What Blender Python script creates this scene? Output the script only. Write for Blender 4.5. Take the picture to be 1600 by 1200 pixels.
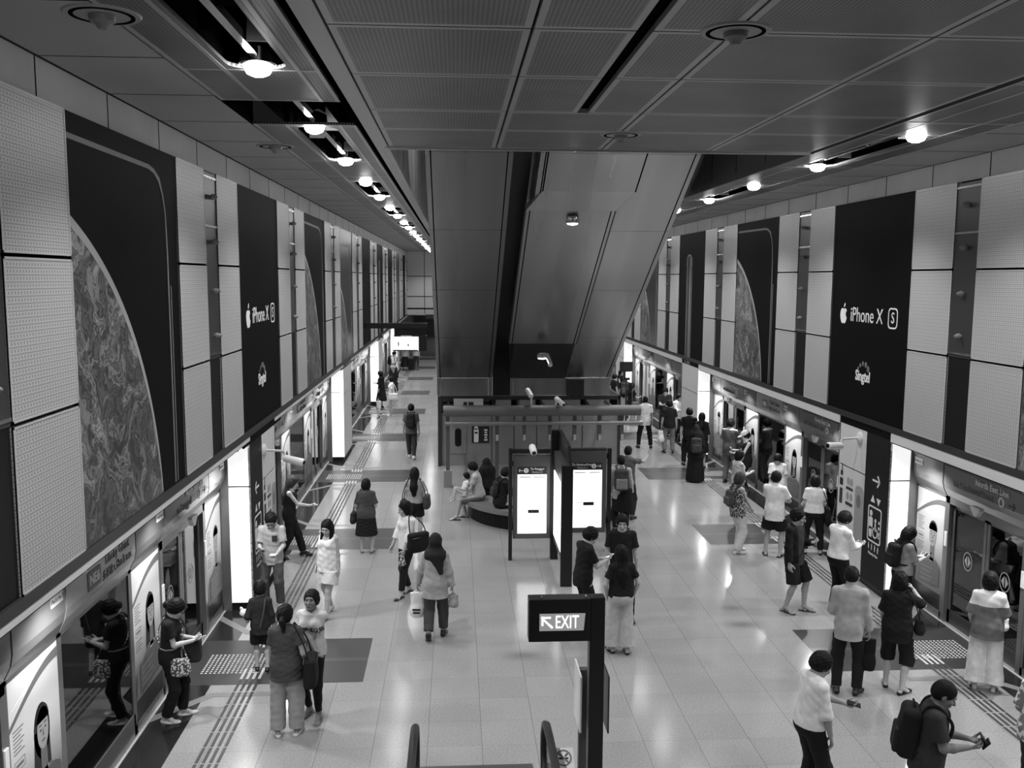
import bpy, bmesh, math, random
import numpy as np
from mathutils import Vector, Matrix
random.seed(4)
for o in list(bpy.data.objects): bpy.data.objects.remove(o)
SC = bpy.context.scene
COL = SC.collection
PI = math.pi

# ------------------------------------------------------------------ camera
def make_camera():
    ph, ps, ro = .116, .0616, .0049
    F = Vector((math.sin(ps)*math.cos(ph), math.cos(ps)*math.cos(ph), -math.sin(ph)))
    R = Vector((math.cos(ps), -math.sin(ps), 0)); U = R.cross(F)
    R2 = math.cos(ro)*R + math.sin(ro)*U; U2 = -math.sin(ro)*R + math.cos(ro)*U
    cd = bpy.data.cameras.new('camera'); cd.sensor_width = 36; cd.lens = 1419.8/1600*36
    cd.clip_start = .1; cd.clip_end = 300
    co = bpy.data.objects.new('camera', cd); COL.objects.link(co)
    m = Matrix((R2, U2, -F)).transposed().to_4x4(); m.translation = Vector((0, 0, 5.6))
    co.matrix_world = m; SC.camera = co
make_camera()
# ------------------------------------------------------------------ world, exposure
W = bpy.data.worlds.new('world'); SC.world = W; W.use_nodes = True
W.node_tree.nodes['Background'].inputs[0].default_value = (.02, .02, .02, 1)
W.node_tree.nodes['Background'].inputs[1].default_value = .3
VS = SC.view_settings
VS.view_transform = 'Standard'; VS.look = 'None'; VS.exposure = 0.54; VS.gamma = 1; VS.use_curve_mapping = False
LAMP_W = 300        # one ceiling downlight
SOFFIT_W = 105       # one lamp over the screen doors

# ------------------------------------------------------------------ materials
MATS = {}
def nt(name):
    m = bpy.data.materials.new(name); m.use_nodes = True
    return m, m.node_tree.nodes, m.node_tree.links
def mat(name, g, rough=.5, metal=0., spec=.5, emit=0., noise=0., nscale=8., bump=0., bscale=60.):
    if name in MATS: return MATS[name]
    m, N, L = nt(name); b = N['Principled BSDF']
    b.inputs['Base Color'].default_value = (g, g, g, 1); b.inputs['Roughness'].default_value = rough
    b.inputs['Metallic'].default_value = metal; b.inputs['Specular IOR Level'].default_value = spec
    if emit:
        b.inputs['Emission Color'].default_value = (1, 1, 1, 1); b.inputs['Emission Strength'].default_value = emit
    if noise or bump:
        tc = N.new('ShaderNodeTexCoord')
    if noise:
        n = N.new('ShaderNodeTexNoise'); n.inputs['Scale'].default_value = nscale; n.inputs['Detail'].default_value = 5
        L.new(tc.outputs['Object'], n.inputs['Vector'])
        r = N.new('ShaderNodeMapRange'); r.inputs[1].default_value = .3; r.inputs[2].default_value = .7
        r.inputs[3].default_value = g*(1-noise); r.inputs[4].default_value = g*(1+noise)
        L.new(n.outputs['Fac'], r.inputs[0]); L.new(r.outputs[0], b.inputs['Base Color'])
    if bump:
        n2 = N.new('ShaderNodeTexNoise'); n2.inputs['Scale'].default_value = bscale
        L.new(tc.outputs['Object'], n2.inputs['Vector'])
        bp = N.new('ShaderNodeBump'); bp.inputs['Strength'].default_value = bump; bp.inputs['Distance'].default_value = .01
        L.new(n2.outputs['Fac'], bp.inputs['Height']); L.new(bp.outputs[0], b.inputs['Normal'])
    MATS[name] = m; return m
def mth(N, L, op, a, b=None, c=None):
    n = N.new('ShaderNodeMath'); n.operation = op
    for i, v in enumerate((a, b, c)):
        if v is None: continue
        if isinstance(v, (int, float)): n.inputs[i].default_value = v
        else: L.new(v, n.inputs[i])
    return n.outputs[0]
def coords(N, L):
    tc = N.new('ShaderNodeTexCoord'); s = N.new('ShaderNodeSeparateXYZ'); L.new(tc.outputs['Object'], s.inputs[0])
    return tc.outputs['Object'], s.outputs[0], s.outputs[1], s.outputs[2]
def mixv(N, L, f, a, b):
    n = N.new('ShaderNodeMix'); n.data_type = 'FLOAT'
    for i, v in ((0, f), (2, a), (3, b)):
        if isinstance(v, (int, float)): n.inputs[i].default_value = v
        else: L.new(v, n.inputs[i])
    return n.outputs[0]

def mat_floor():
    m, N, L = nt('floor_terrazzo'); b = N['Principled BSDF']; v, x, y, z = coords(N, L)
    def line(c, p, w):
        f = mth(N, L, 'FRACT', mth(N, L, 'DIVIDE', c, p)); return mth(N, L, 'LESS_THAN', f, w/p)
    ln = mth(N, L, 'MAXIMUM', line(mth(N, L, 'ADD', x, 20.01), .655, .009), mth(N, L, 'MULTIPLY', line(mth(N, L, 'ADD', y, 20.), .62, .008), .45))
    cid = N.new('ShaderNodeCombineXYZ')
    L.new(mth(N, L, 'FLOOR', mth(N, L, 'DIVIDE', mth(N, L, 'ADD', x, 20.01), .655)), cid.inputs[0])
    L.new(mth(N, L, 'FLOOR', mth(N, L, 'DIVIDE', mth(N, L, 'ADD', y, 20.), .62)), cid.inputs[1])
    wn = N.new('ShaderNodeTexWhiteNoise'); L.new(cid.outputs[0], wn.inputs[0])
    n = N.new('ShaderNodeTexNoise'); n.inputs['Scale'].default_value = 45; n.inputs['Detail'].default_value = 6; L.new(v, n.inputs['Vector'])
    n2 = N.new('ShaderNodeTexNoise'); n2.inputs['Scale'].default_value = .6; n2.inputs['Detail'].default_value = 1; L.new(v, n2.inputs['Vector'])
    g = mth(N, L, 'ADD', .295, mth(N, L, 'MULTIPLY', mth(N, L, 'SUBTRACT', n.outputs['Fac'], .5), .26))
    g = mth(N, L, 'ADD', g, mth(N, L, 'MULTIPLY', mth(N, L, 'SUBTRACT', wn.outputs['Value'], .5), .03))
    g = mth(N, L, 'ADD', g, mth(N, L, 'MULTIPLY', mth(N, L, 'SUBTRACT', n2.outputs['Fac'], .5), .05))
    g = mth(N, L, 'MULTIPLY', g, mth(N, L, 'SUBTRACT', 1., mth(N, L, 'MULTIPLY', ln, .38)))
    for sx, sy, rx, ry, k in ((1.01, 12.98, .30, .16, .45), (4.72, 14.77, .2, .13, .35), (4.65, 14.02, .26, .14, .45)):   # old stains
        dx = mth(N, L, 'DIVIDE', mth(N, L, 'SUBTRACT', x, sx), rx); dy = mth(N, L, 'DIVIDE', mth(N, L, 'SUBTRACT', y, sy), ry)
        r2 = mth(N, L, 'ADD', mth(N, L, 'MULTIPLY', dx, dx), mth(N, L, 'MULTIPLY', dy, dy))
        g = mth(N, L, 'MULTIPLY', g, mth(N, L, 'SUBTRACT', 1., mth(N, L, 'MULTIPLY', mth(N, L, 'POWER', 2.718, mth(N, L, 'MULTIPLY', r2, -1.)), k)))
    L.new(g, b.inputs['Base Color'])
    b.inputs['Roughness'].default_value = .15; b.inputs['Specular IOR Level'].default_value = .75
    return m
def mat_perf():           # wall panel: rows of punched dashes
    m, N, L = nt('perforated_wall_sheet'); b = N['Principled BSDF']; v, x, y, z = coords(N, L)
    fz = mth(N, L, 'FRACT', mth(N, L, 'DIVIDE', z, .056)); fy = mth(N, L, 'FRACT', mth(N, L, 'DIVIDE', y, .052))
    groove = mth(N, L, 'MULTIPLY', mth(N, L, 'LESS_THAN', fz, .2), .38)
    d = mth(N, L, 'MULTIPLY', mth(N, L, 'LESS_THAN', fy, .42), mth(N, L, 'MULTIPLY', mth(N, L, 'GREATER_THAN', fz, .42), mth(N, L, 'LESS_THAN', fz, .82)))
    d = mth(N, L, 'MULTIPLY', d, .42)
    k = mth(N, L, 'SUBTRACT', 1., mth(N, L, 'MAXIMUM', groove, d))
    L.new(mth(N, L, 'MULTIPLY', k, .56), b.inputs['Base Color'])
    b.inputs['Roughness'].default_value = .42; b.inputs['Metallic'].default_value = .25
    bp = N.new('ShaderNodeBump'); bp.inputs['Strength'].default_value = .35; bp.inputs['Distance'].default_value = .006
    L.new(k, bp.inputs['Height']); L.new(bp.outputs[0], b.inputs['Normal'])
    return m
def mat_mesh():           # ceiling panel: fine punched holes
    m, N, L = nt('perforated_ceiling_sheet'); b = N['Principled BSDF']; v, x, y, z = coords(N, L)
    fx = mth(N, L, 'SUBTRACT', mth(N, L, 'FRACT', mth(N, L, 'DIVIDE', x, .034)), .5); fy = mth(N, L, 'SUBTRACT', mth(N, L, 'FRACT', mth(N, L, 'DIVIDE', y, .034)), .5)
    hole = mth(N, L, 'LESS_THAN', mth(N, L, 'ADD', mth(N, L, 'MULTIPLY', fx, fx), mth(N, L, 'MULTIPLY', fy, fy)), .085)
    n = N.new('ShaderNodeTexNoise'); n.inputs['Scale'].default_value = 1.1; n.inputs['Detail'].default_value = 5; L.new(v, n.inputs['Vector'])
    g = mth(N, L, 'ADD', .10, mth(N, L, 'MULTIPLY', n.outputs['Fac'], .18))
    g = mth(N, L, 'MULTIPLY', g, mth(N, L, 'SUBTRACT', 1., mth(N, L, 'MULTIPLY', hole, .75)))
    L.new(g, b.inputs['Base Color']); b.inputs['Roughness'].default_value = .42; b.inputs['Metallic'].default_value = .35
    return m
def mat_glass(name, refl, tint, rough=.015):
    m, N, L = nt(name); N.remove(N['Principled BSDF'])
    t = N.new('ShaderNodeBsdfTransparent'); t.inputs[0].default_value = (tint, tint, tint, 1)
    g = N.new('ShaderNodeBsdfGlossy'); g.inputs['Roughness'].default_value = rough; g.inputs[0].default_value = (.95, .95, .95, 1)
    lw = N.new('ShaderNodeLayerWeight'); lw.inputs[0].default_value = .25
    f = mth(N, L, 'ADD', refl, mth(N, L, 'MULTIPLY', lw.outputs['Fresnel'], .55))
    mx = N.new('ShaderNodeMixShader'); L.new(f, mx.inputs[0]); L.new(t.outputs[0], mx.inputs[1]); L.new(g.outputs[0], mx.inputs[2])
    L.new(mx.outputs[0], N['Material Output'].inputs[0]); return m
def mat_marble():         # swirled print on the disc
    m, N, L = nt('marbled_print'); b = N['Principled BSDF']; v, x, y, z = coords(N, L)
    n = N.new('ShaderNodeTexNoise'); n.inputs['Scale'].default_value = 1.1; n.inputs['Detail'].default_value = 4; L.new(v, n.inputs['Vector'])
    vm = N.new('ShaderNodeVectorMath'); vm.operation = 'MULTIPLY_ADD'; L.new(n.outputs['Color'], vm.inputs[0]); vm.inputs[1].default_value = (2.2,)*3; L.new(v, vm.inputs[2])
    n2 = N.new('ShaderNodeTexNoise'); n2.inputs['Scale'].default_value = 1.25; n2.inputs['Detail'].default_value = 8; n2.inputs['Roughness'].default_value = .5; n2.inputs['Distortion'].default_value = 1.7
    L.new(vm.outputs[0], n2.inputs['Vector'])
    cr = N.new('ShaderNodeValToRGB'); e = cr.color_ramp
    for p, g in ((.28, .02), (.38, .04), (.43, .10), (.46, .018), (.49, .12), (.52, .20), (.545, .05), (.58, .15), (.62, .30), (.66, .10), (.72, .34)):
        el = e.elements.new(p); el.color = (g, g, g, 1)
    e.elements.remove(e.elements[0]); e.elements.remove(e.elements[-1])
    L.new(n2.outputs['Fac'], cr.inputs[0]); L.new(cr.outputs[0], b.inputs['Base Color']); b.inputs['Roughness'].default_value = .5
    return m
def mat_zramp(name, z0, z1, stops, rough=.35):    # printed tone that changes up the sheet (object z)
    m, N, L = nt(name); b = N['Principled BSDF']; v, x, y, z = coords(N, L)
    r = N.new('ShaderNodeMapRange'); r.inputs[1].default_value = z0; r.inputs[2].default_value = z1; L.new(z, r.inputs[0])
    cr = N.new('ShaderNodeValToRGB'); e = cr.color_ramp
    e.elements[0].position, e.elements[0].color = stops[0][0], (stops[0][1],)*3+(1,)
    e.elements[1].position, e.elements[1].color = stops[-1][0], (stops[-1][1],)*3+(1,)
    for p, g in stops[1:-1]: el = e.elements.new(p); el.color = (g, g, g, 1)
    L.new(r.outputs[0], cr.inputs[0]); L.new(cr.outputs[0], b.inputs['Base Color']); b.inputs['Roughness'].default_value = rough
    return m
def mat_brushed(name, g, rough=.33):
    m, N, L = nt(name); b = N['Principled BSDF']; v, x, y, z = coords(N, L)
    mp = N.new('ShaderNodeMapping'); mp.inputs['Scale'].default_value = (1.6, .06, .06); L.new(v, mp.inputs[0])
    n = N.new('ShaderNodeTexNoise'); n.inputs['Scale'].default_value = 1.3; n.inputs['Detail'].default_value = 1; L.new(mp.outputs[0], n.inputs['Vector'])
    L.new(mth(N, L, 'MULTIPLY', g, mth(N, L, 'ADD', .75, mth(N, L, 'MULTIPLY', n.outputs['Fac'], .5))), b.inputs['Base Color'])
    L.new(mth(N, L, 'ADD', rough-.12, mth(N, L, 'MULTIPLY', n.outputs['Fac'], .24)), b.inputs['Roughness'])
    b.inputs['Metallic'].default_value = .9; return m

floor_m = mat_floor(); perf = mat_perf(); cmesh = mat_mesh(); marble = mat_marble()
pane_m = mat_glass('dark_glass', .10, .32); clear = mat_glass('clear_glass', .03, .9)
granite = mat('dark_granite', .018, .12, noise=.5, nscale=90, spec=.5)
bandg = mat('grey_granite', .036, .34, noise=.25, nscale=120)
guide = mat('grey_line', .20, .3); tac_d = mat('tactile_dark', .035, .5); tac_l = mat('tactile_light', .5, .5)
white = mat('white_enamel', .80, .35); backlit = mat('backlit_white', .8, .4, emit=.55); offw = mat('white_panel', .66, .4, noise=.04, nscale=3)
plain = mat('plain_wall', .44, .6, noise=.08, nscale=1.5); soff = mat('soffit_board', .34, .65, noise=.06, nscale=1.2)
cborder = mat('ceiling_border', .38, .4, metal=.3)
black = mat('black_sheet', .008, .5, spec=.2); blackm = mat('black_metal', .012, .35, spec=.4); dark = mat('dark_void', .006, .9, spec=0)
charc = mat('charcoal_metal', .045, .35, metal=.4); steel = mat('stainless', .55, .22, metal=1.); dsteel = mat('dark_stainless', .08, .36, metal=.6)
rail_l = mat('bright_rail', .85, .3, metal=.25); grey = mat('mid_grey', .18, .5); lgrey = mat('light_grey', .42, .5)
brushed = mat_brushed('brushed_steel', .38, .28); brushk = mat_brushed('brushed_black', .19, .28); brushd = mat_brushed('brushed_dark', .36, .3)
lens = mat('lamp_lens', .9, .4, emit=30.); softlens = mat('tube_lens', .9, .4, emit=6.)
screen = mat('lit_map', .9, .4, emit=.9); tvscr = mat('tv_screen', .9, .4, emit=1.1); exitface = mat('exit_face', .25, .4, emit=.14); exitlet = mat('exit_letter', .9, .4, emit=.9)
ink = mat('printed_black', .012, .45); inkg = mat('printed_grey', .16, .5); inkm = mat('printed_mid', .33, .5); inkw = mat('printed_white', .78, .5)
rubber = mat('rubber', .012, .42)
postp = mat_zramp('poster_print', .1, 2.3, ((0, .015), (.28, .05), (.40, .22), (.55, .45), (.8, .62), (1, .66)))
stone = mat('bench_stone', .17, .3, noise=.35, nscale=60)

# ------------------------------------------------------------------ mesh helpers
class MB:
    def __init__(s): s.v, s.f, s.m = [], [], []
    def add(s, vs, fs, m=0):
        o = len(s.v); s.v += [tuple(p) for p in vs]
        for f in fs: s.f.append([i+o for i in f]); s.m.append(m)
        return s
    def box(s, x0, x1, y0, y1, z0, z1, m=0):
        x0, x1 = sorted((x0, x1)); y0, y1 = sorted((y0, y1)); z0, z1 = sorted((z0, z1))
        vs = [(x, y, z) for x in (x0, x1) for y in (y0, y1) for z in (z0, z1)]
        return s.add(vs, [(0, 1, 3, 2), (4, 6, 7, 5), (0, 4, 5, 1), (2, 3, 7, 6), (0, 2, 6, 4), (1, 5, 7, 3)], m)
    def prism(s, pts, M, t, m=0, mside=None):      # 2-D outline in the xy plane of M, thickness t along its z
        n = len(pts); M = M if isinstance(M, Matrix) else Matrix(M)
        a = [M @ Vector((p[0], p[1], 0)) for p in pts]; b = [M @ Vector((p[0], p[1], t)) for p in pts]
        ar = sum(pts[i][0]*pts[(i+1) % n][1]-pts[(i+1) % n][0]*pts[i][1] for i in range(n))
        lo, hi = list(range(n)), list(range(n, 2*n))
        fs = [lo[::-1], hi] + [[i, (i+1) % n, n+(i+1) % n, n+i] for i in range(n)]
        if ar < 0: fs = [f[::-1] for f in fs]
        o = len(s.v); s.add(a+b, fs, m)
        return s
    def tube(s, pts, r, n=10, m=0, cap=True):
        pts = [Vector(p) for p in pts]; k = len(pts); rs = r if isinstance(r, (list, tuple)) else [r]*k
        up = None; vs = []
        for i, p in enumerate(pts):
            d = (pts[min(i+1, k-1)]-pts[max(i-1, 0)]).normalized()
            if up is None: up = d.orthogonal().normalized()
            up = (up - d*up.dot(d)).normalized(); w = d.cross(up)
            vs += [p + (up*math.cos(2*PI*j/n)+w*math.sin(2*PI*j/n))*rs[i] for j in range(n)]
        fs = [[i*n+j, i*n+(j+1) % n, (i+1)*n+(j+1) % n, (i+1)*n+j] for i in range(k-1) for j in range(n)]
        if cap: fs += [list(range(n))[::-1], [(k-1)*n+j for j in range(n)]]
        return s.add(vs, fs, m)
    def lathe(s, prof, M=Matrix(), n=20, m=0):    # profile (r, z) about z of M
        vs = [M @ Vector((r*math.cos(2*PI*j/n), r*math.sin(2*PI*j/n), z)) for r, z in prof for j in range(n)]
        k = len(prof); fs = [[i*n+j, i*n+(j+1) % n, (i+1)*n+(j+1) % n, (i+1)*n+j] for i in range(k-1) for j in range(n)]
        fs += [list(range(n))[::-1], [(k-1)*n+j for j in range(n)]]
        return s.add(vs, fs, m)
    def build(s, name, mats, parent=None, smooth=False, bevel=0.):
        me = bpy.data.meshes.new(name); me.from_pydata(s.v, [], s.f)
        mats = mats if isinstance(mats, (list, tuple)) else [mats]
        for q in mats: me.materials.append(q)
        me.polygons.foreach_set('material_index', s.m)
        if smooth: me.polygons.foreach_set('use_smooth', [True]*len(s.f)); me.set_sharp_from_angle(angle=.7)
        me.update()
        o = bpy.data.objects.new(name, me); COL.objects.link(o)
        if parent: o.parent = parent
        if bevel:
            bv = o.modifiers.new('bevel', 'BEVEL'); bv.width = bevel; bv.segments = 2; bv.limit_method = 'ANGLE'
        return o
def tag(o, label=None, cat=None, group=None, kind=None):
    for k, v in (('label', label), ('category', cat), ('group', group), ('kind', kind)):
        if v: o[k] = v
    return o
def thing(name, label, cat, loc=(0, 0, 0), rz=0., group=None):
    o = bpy.data.objects.new(name, None); COL.objects.link(o); o.location = loc; o.rotation_euler = (0, 0, rz)
    o.empty_display_size = .2
    return tag(o, label, cat, group)
def struct(o): o['kind'] = 'structure'; return o
def dup(root, loc, rz=None, label=None):
    r = root.copy(); COL.objects.link(r); r.location = loc
    if rz is not None: r.rotation_euler = (0, 0, rz)
    if label: r['label'] = label
    for ch in list(root.children):
        c = ch.copy(); COL.objects.link(c); c.parent = r
        for g in list(ch.children):
            d = g.copy(); COL.objects.link(d); d.parent = c
    return r
ORD = ['first', 'second', 'third', 'fourth', 'fifth', 'sixth', 'seventh', 'eighth', 'ninth', 'tenth', 'eleventh', 'twelfth', 'thirteenth', 'fourteenth', 'fifteenth', 'sixteenth', 'seventeenth', 'eighteenth', 'nineteenth', 'twentieth', 'twenty-first']
def frame(r, u, p):       # matrix whose x runs along r, y along u
    r, u = Vector(r).normalized(), Vector(u).normalized(); n = r.cross(u)
    m = Matrix((r, u, n)).transposed().to_4x4(); m.translation = Vector(p); return m
def text(body, size, M, m, name='lettering', parent=None, align='CENTER', t=.003, bold=0., sx=1.):
    c = bpy.data.curves.new(name, 'FONT'); c.body = body; c.size = size; c.align_x = align; c.align_y = 'CENTER'; c.extrude = t; c.resolution_u = 3; c.offset = bold
    o = bpy.data.objects.new(name, c); COL.objects.link(o)
    dg = bpy.context.evaluated_depsgraph_get(); me = bpy.data.meshes.new_from_object(o.evaluated_get(dg))
    bpy.data.objects.remove(o); me.materials.clear(); me.materials.append(m)
    MM = M @ Matrix.Diagonal((sx, 1, 1, 1))
    if parent is not None: MM = parent.matrix_basis.inverted() @ MM
    me.transform(MM)
    q = bpy.data.objects.new(name, me); COL.objects.link(q)
    if parent is not None: q.parent = parent
    return q
def rrect(w, h, r, n=6):
    pts = []
    for cx, cy, a in ((w/2-r, h/2-r, 0), (-w/2+r, h/2-r, 90), (-w/2+r, -h/2+r, 180), (w/2-r, -h/2+r, 270)):
        for i in range(n+1): t = math.radians(a+90*i/n); pts.append((cx+r*math.cos(t), cy+r*math.sin(t)))
    return pts
def ell2(cx, cy, rx, ry, n=28, a0=0., a1=2*PI):
    return [(cx+rx*math.cos(a0+(a1-a0)*i/n), cy+ry*math.sin(a0+(a1-a0)*i/n)) for i in range(n if a1-a0 > 6.2 else n+1)]
def off2(pts, x, y): return [(p[0]+x, p[1]+y) for p in pts]
def ring2(mb, outer, inner, M, t, m=0):               # flat frame between two outlines of equal count
    n = len(outer); vs = [M @ Vector((*p, z)) for z in (0, t) for q in (outer, inner) for p in q]
    fs = []
    for i in range(n):
        j = (i+1) % n
        fs += [[2*n+i, 2*n+j, 3*n+j, 3*n+i], [i, n+i, n+j, j], [i, j, 2*n+j, 2*n+i], [n+i, 3*n+i, 3*n+j, n+j]]
    mb.add(vs, fs, m)
# ------------------------------------------------------------------ ceiling lamps (light + fixture)
ZC = 7.4; PITCH = 3.14; MOD = 12.56
XL, XR = -3.42, 7.5
LAMPY = [11.36+PITCH*k for k in range(-4, 17)]
def spot(name, loc, w, ang, blend, size, parent=None, rot=(0, 0, 0)):
    ld = bpy.data.lights.new(name, 'SPOT'); ld.energy = w; ld.spot_size = math.radians(ang); ld.spot_blend = blend; ld.shadow_soft_size = size
    lo = bpy.data.objects.new(name, ld); COL.objects.link(lo); lo.location = loc; lo.rotation_euler = rot
    if parent: lo.parent = parent
    return lo
def lamp_fixture(loc, label, group):
    t = thing('downlight', label, 'ceiling light', loc, 0, group)
    MB().lathe([(.06, .16), (.15, .12), (.16, 0), (.135, -.01), (.125, .03)]).build('housing', steel, t, True)
    MB().lathe([(.124, .03), (.12, -.04), (.095, -.08), (.045, -.102), (.001, -.107)]).build('lens', lens, t, True)
    spot('lamp', (0, 0, -.13), LAMP_W, 128, .75, .12, t)
    return t
for side, X, word, grp in ((0, -1.70, 'left', 'downlights along the left lamp trough'), (1, 5.77, 'right', 'downlights along the right lamp trough')):
    base = None
    for k, y in enumerate(LAMPY):
        if y < 5: 
            spot('lamp', (X, y, ZC-.07), LAMP_W, 128, .75, .12); continue
        lab = 'round glowing downlight, %s counting from the front, in the %s ceiling trough' % (ORD[k-2], word)
        if base is None: base = lamp_fixture((X, y, ZC+.02), lab, grp)
        else: dup(base, (X, y, ZC+.02), None, lab)
# ------------------------------------------------------------------ floor
fb = MB(); fb.box(-4.1, 8.2, -8, 92, -.12, 0, 0)
DOORS = [12.98+6.28*k for k in range(-1, 9)]
def strip(fb, a, b, w, z, m):
    a, b = Vector((*a, 0)), Vector((*b, 0)); d = (b-a).normalized(); n = Vector((-d.y, d.x, 0))*w/2
    fb.prism([(p.x, p.y) for p in (a-n, b-n, b+n, a+n)], Matrix.Translation((0, 0, 0)), z, m)
for xs in ((-3.93, -3.39, -2.88, -1.31, 1), (8.02, 7.52, 7.0, 5.38, -1)):
    xd, xe, xt, xb, dr = xs
    fb.box(xd-.1*dr, xe, -8, 66, -.01, .0016, 1)                       # dark strip along the doors
    for yc in DOORS:
        fb.box(xe, xb, yc-.78, yc+.78, -.01, .0016, 2)               # cross band in front of a door
        fb.box(xe, xb, yc-.07, yc+.05, -.01, .0024, 6)
        fb.box(xd, xe, yc-.78, yc+.78, -.01, .0024, 2)
        for sg in (-1, 1):                                          # grey queue lines
            strip(fb, (xd, yc+sg*1.78), (xe+.1*dr, yc+sg*1.08), .13, .0032, 3)
            fb.box(xe+.07*dr, xe+1.15*dr, yc+sg*1.08-.06, yc+sg*1.08+.06, -.01, .003, 3)
        ay = yc-1.60                                                # arrow pointing to the door
        ar = [(0, 0), (.06, .25), (.31, .23), (.26, .14), (.42, .02), (.38, -.16), (.14, .05)]
        for sg in (-1, 1):
            fb.prism([(xe+(.04+p[0])*dr, yc+sg*(1.66-p[1])) for p in ar], Matrix(), .003, 3)
        for i in range(16):                                         # raised warning dots
            for j in range(11):
                cx = xt+(-.74+.0605*i)*dr; cy = yc-.40+.062*j
                fb.prism(ell2(cx, cy, .019, .019, 8), Matrix(), .007, 5)
    for i in range(4):                                              # four guiding bars
        x = xt+(-.14+.083*i)*dr; y = 4.6
        while y < 64:
            q = min(abs(y+.17-yc) for yc in DOORS)
            if q > .42: fb.box(x-.019, x+.019, y, y+.335, -.01, .005, 5 if q < .8 else 4)
            y += .37
floor = struct(fb.build('floor', [floor_m, granite, bandg, guide, tac_d, tac_l, mat('band_stripe', .065, .3)]))
# ------------------------------------------------------------------ ceiling
YC = 12.97
def cpanel(mb, x0, x1, y0, y1, z=ZC, bd=.055, gap=.012):
    x0 += gap; x1 -= gap; y0 += gap; y1 -= gap
    vs = [(x0, y0, z), (x1, y0, z), (x1, y1, z), (x0, y1, z), (x0+bd, y0+bd, z), (x1-bd, y0+bd, z), (x1-bd, y1-bd, z), (x0+bd, y1-bd, z)]
    mb.add(vs, [(4, 7, 6, 5)], 0); mb.add(vs, [(0, 4, 5, 1), (1, 5, 6, 2), (2, 6, 7, 3), (3, 7, 4, 0)], 1)
    mb.box(x0, x1, y0, y1, z+.002, z+.05, 1)
cm = MB()
rows = [YC, 11.43, 10.16, 8.42, 6.83, 5.26, 3.7, 2.1, .5, -1.1, -2.7, -4.3, -8]
for x0, x1 in ((-.93, .56), (.56, 2.04), (2.04, 3.57), (3.57, 5.05)):
    for a, b in zip(rows[1:], rows[:-1]):
        if x0 == .56 and b < 10.5:
            cpanel(cm, .56, 1.335, a, b); cpanel(cm, 1.435, 2.04, a, b)
        else: cpanel(cm, x0, x1, a, b)
cm.box(-.93, 5.05, YC-.002, YC+.07, ZC-.03, ZC+.16, 1)               # front lip over the stair well
cm.box(-.95, 5.08, -8, YC, ZC+.16, ZC+.2, 2); cm.box(1.30, 1.47, -8, 10.2, ZC+.08, ZC+.1, 2)
for a in range(30):                                                 # plain ceiling beyond the well
    y0 = 36+a
    if y0 < 66: cpanel(cm, -.93, 5.05, y0, y0+1)
ceiling = struct(cm.build('ceiling', [cmesh, cborder, dark]))
def stadium_panel(mb, x0, x1, y0, y1, cx, r, ya, yb, z=ZC):         # sheet with a round-ended slot
    lft = [(x0, y0), (cx, y0), (cx, ya)] + [(cx-r*math.sin(t), ya+r*.8-r*.8*math.cos(t)) for t in np.linspace(0, PI/2, 9)[1:]] + [(cx-r*math.sin(t), yb-r*.8-r*.8*math.cos(t)) for t in np.linspace(PI/2, PI, 9)[:-1]] + [(cx, yb), (cx, y1), (x0, y1)]
    for pts in (lft, [(2*cx-p[0], p[1]) if abs(p[0]-x0) > 1e-6 else (x1, p[1]) for p in lft]):
        mb.prism(pts, Matrix.Translation((0, 0, z)), .03, 0)
    for x in (x0, x1-.04, cx-r-.09, cx+r+.05): mb.box(x, x+.04, y0, y1, z-.003, z, 1)
    for y in (y0, ya-.06, yb+.02, y1-.04): mb.box(x0, x1, y, y+.035, z-.0025, z, 1)
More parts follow.
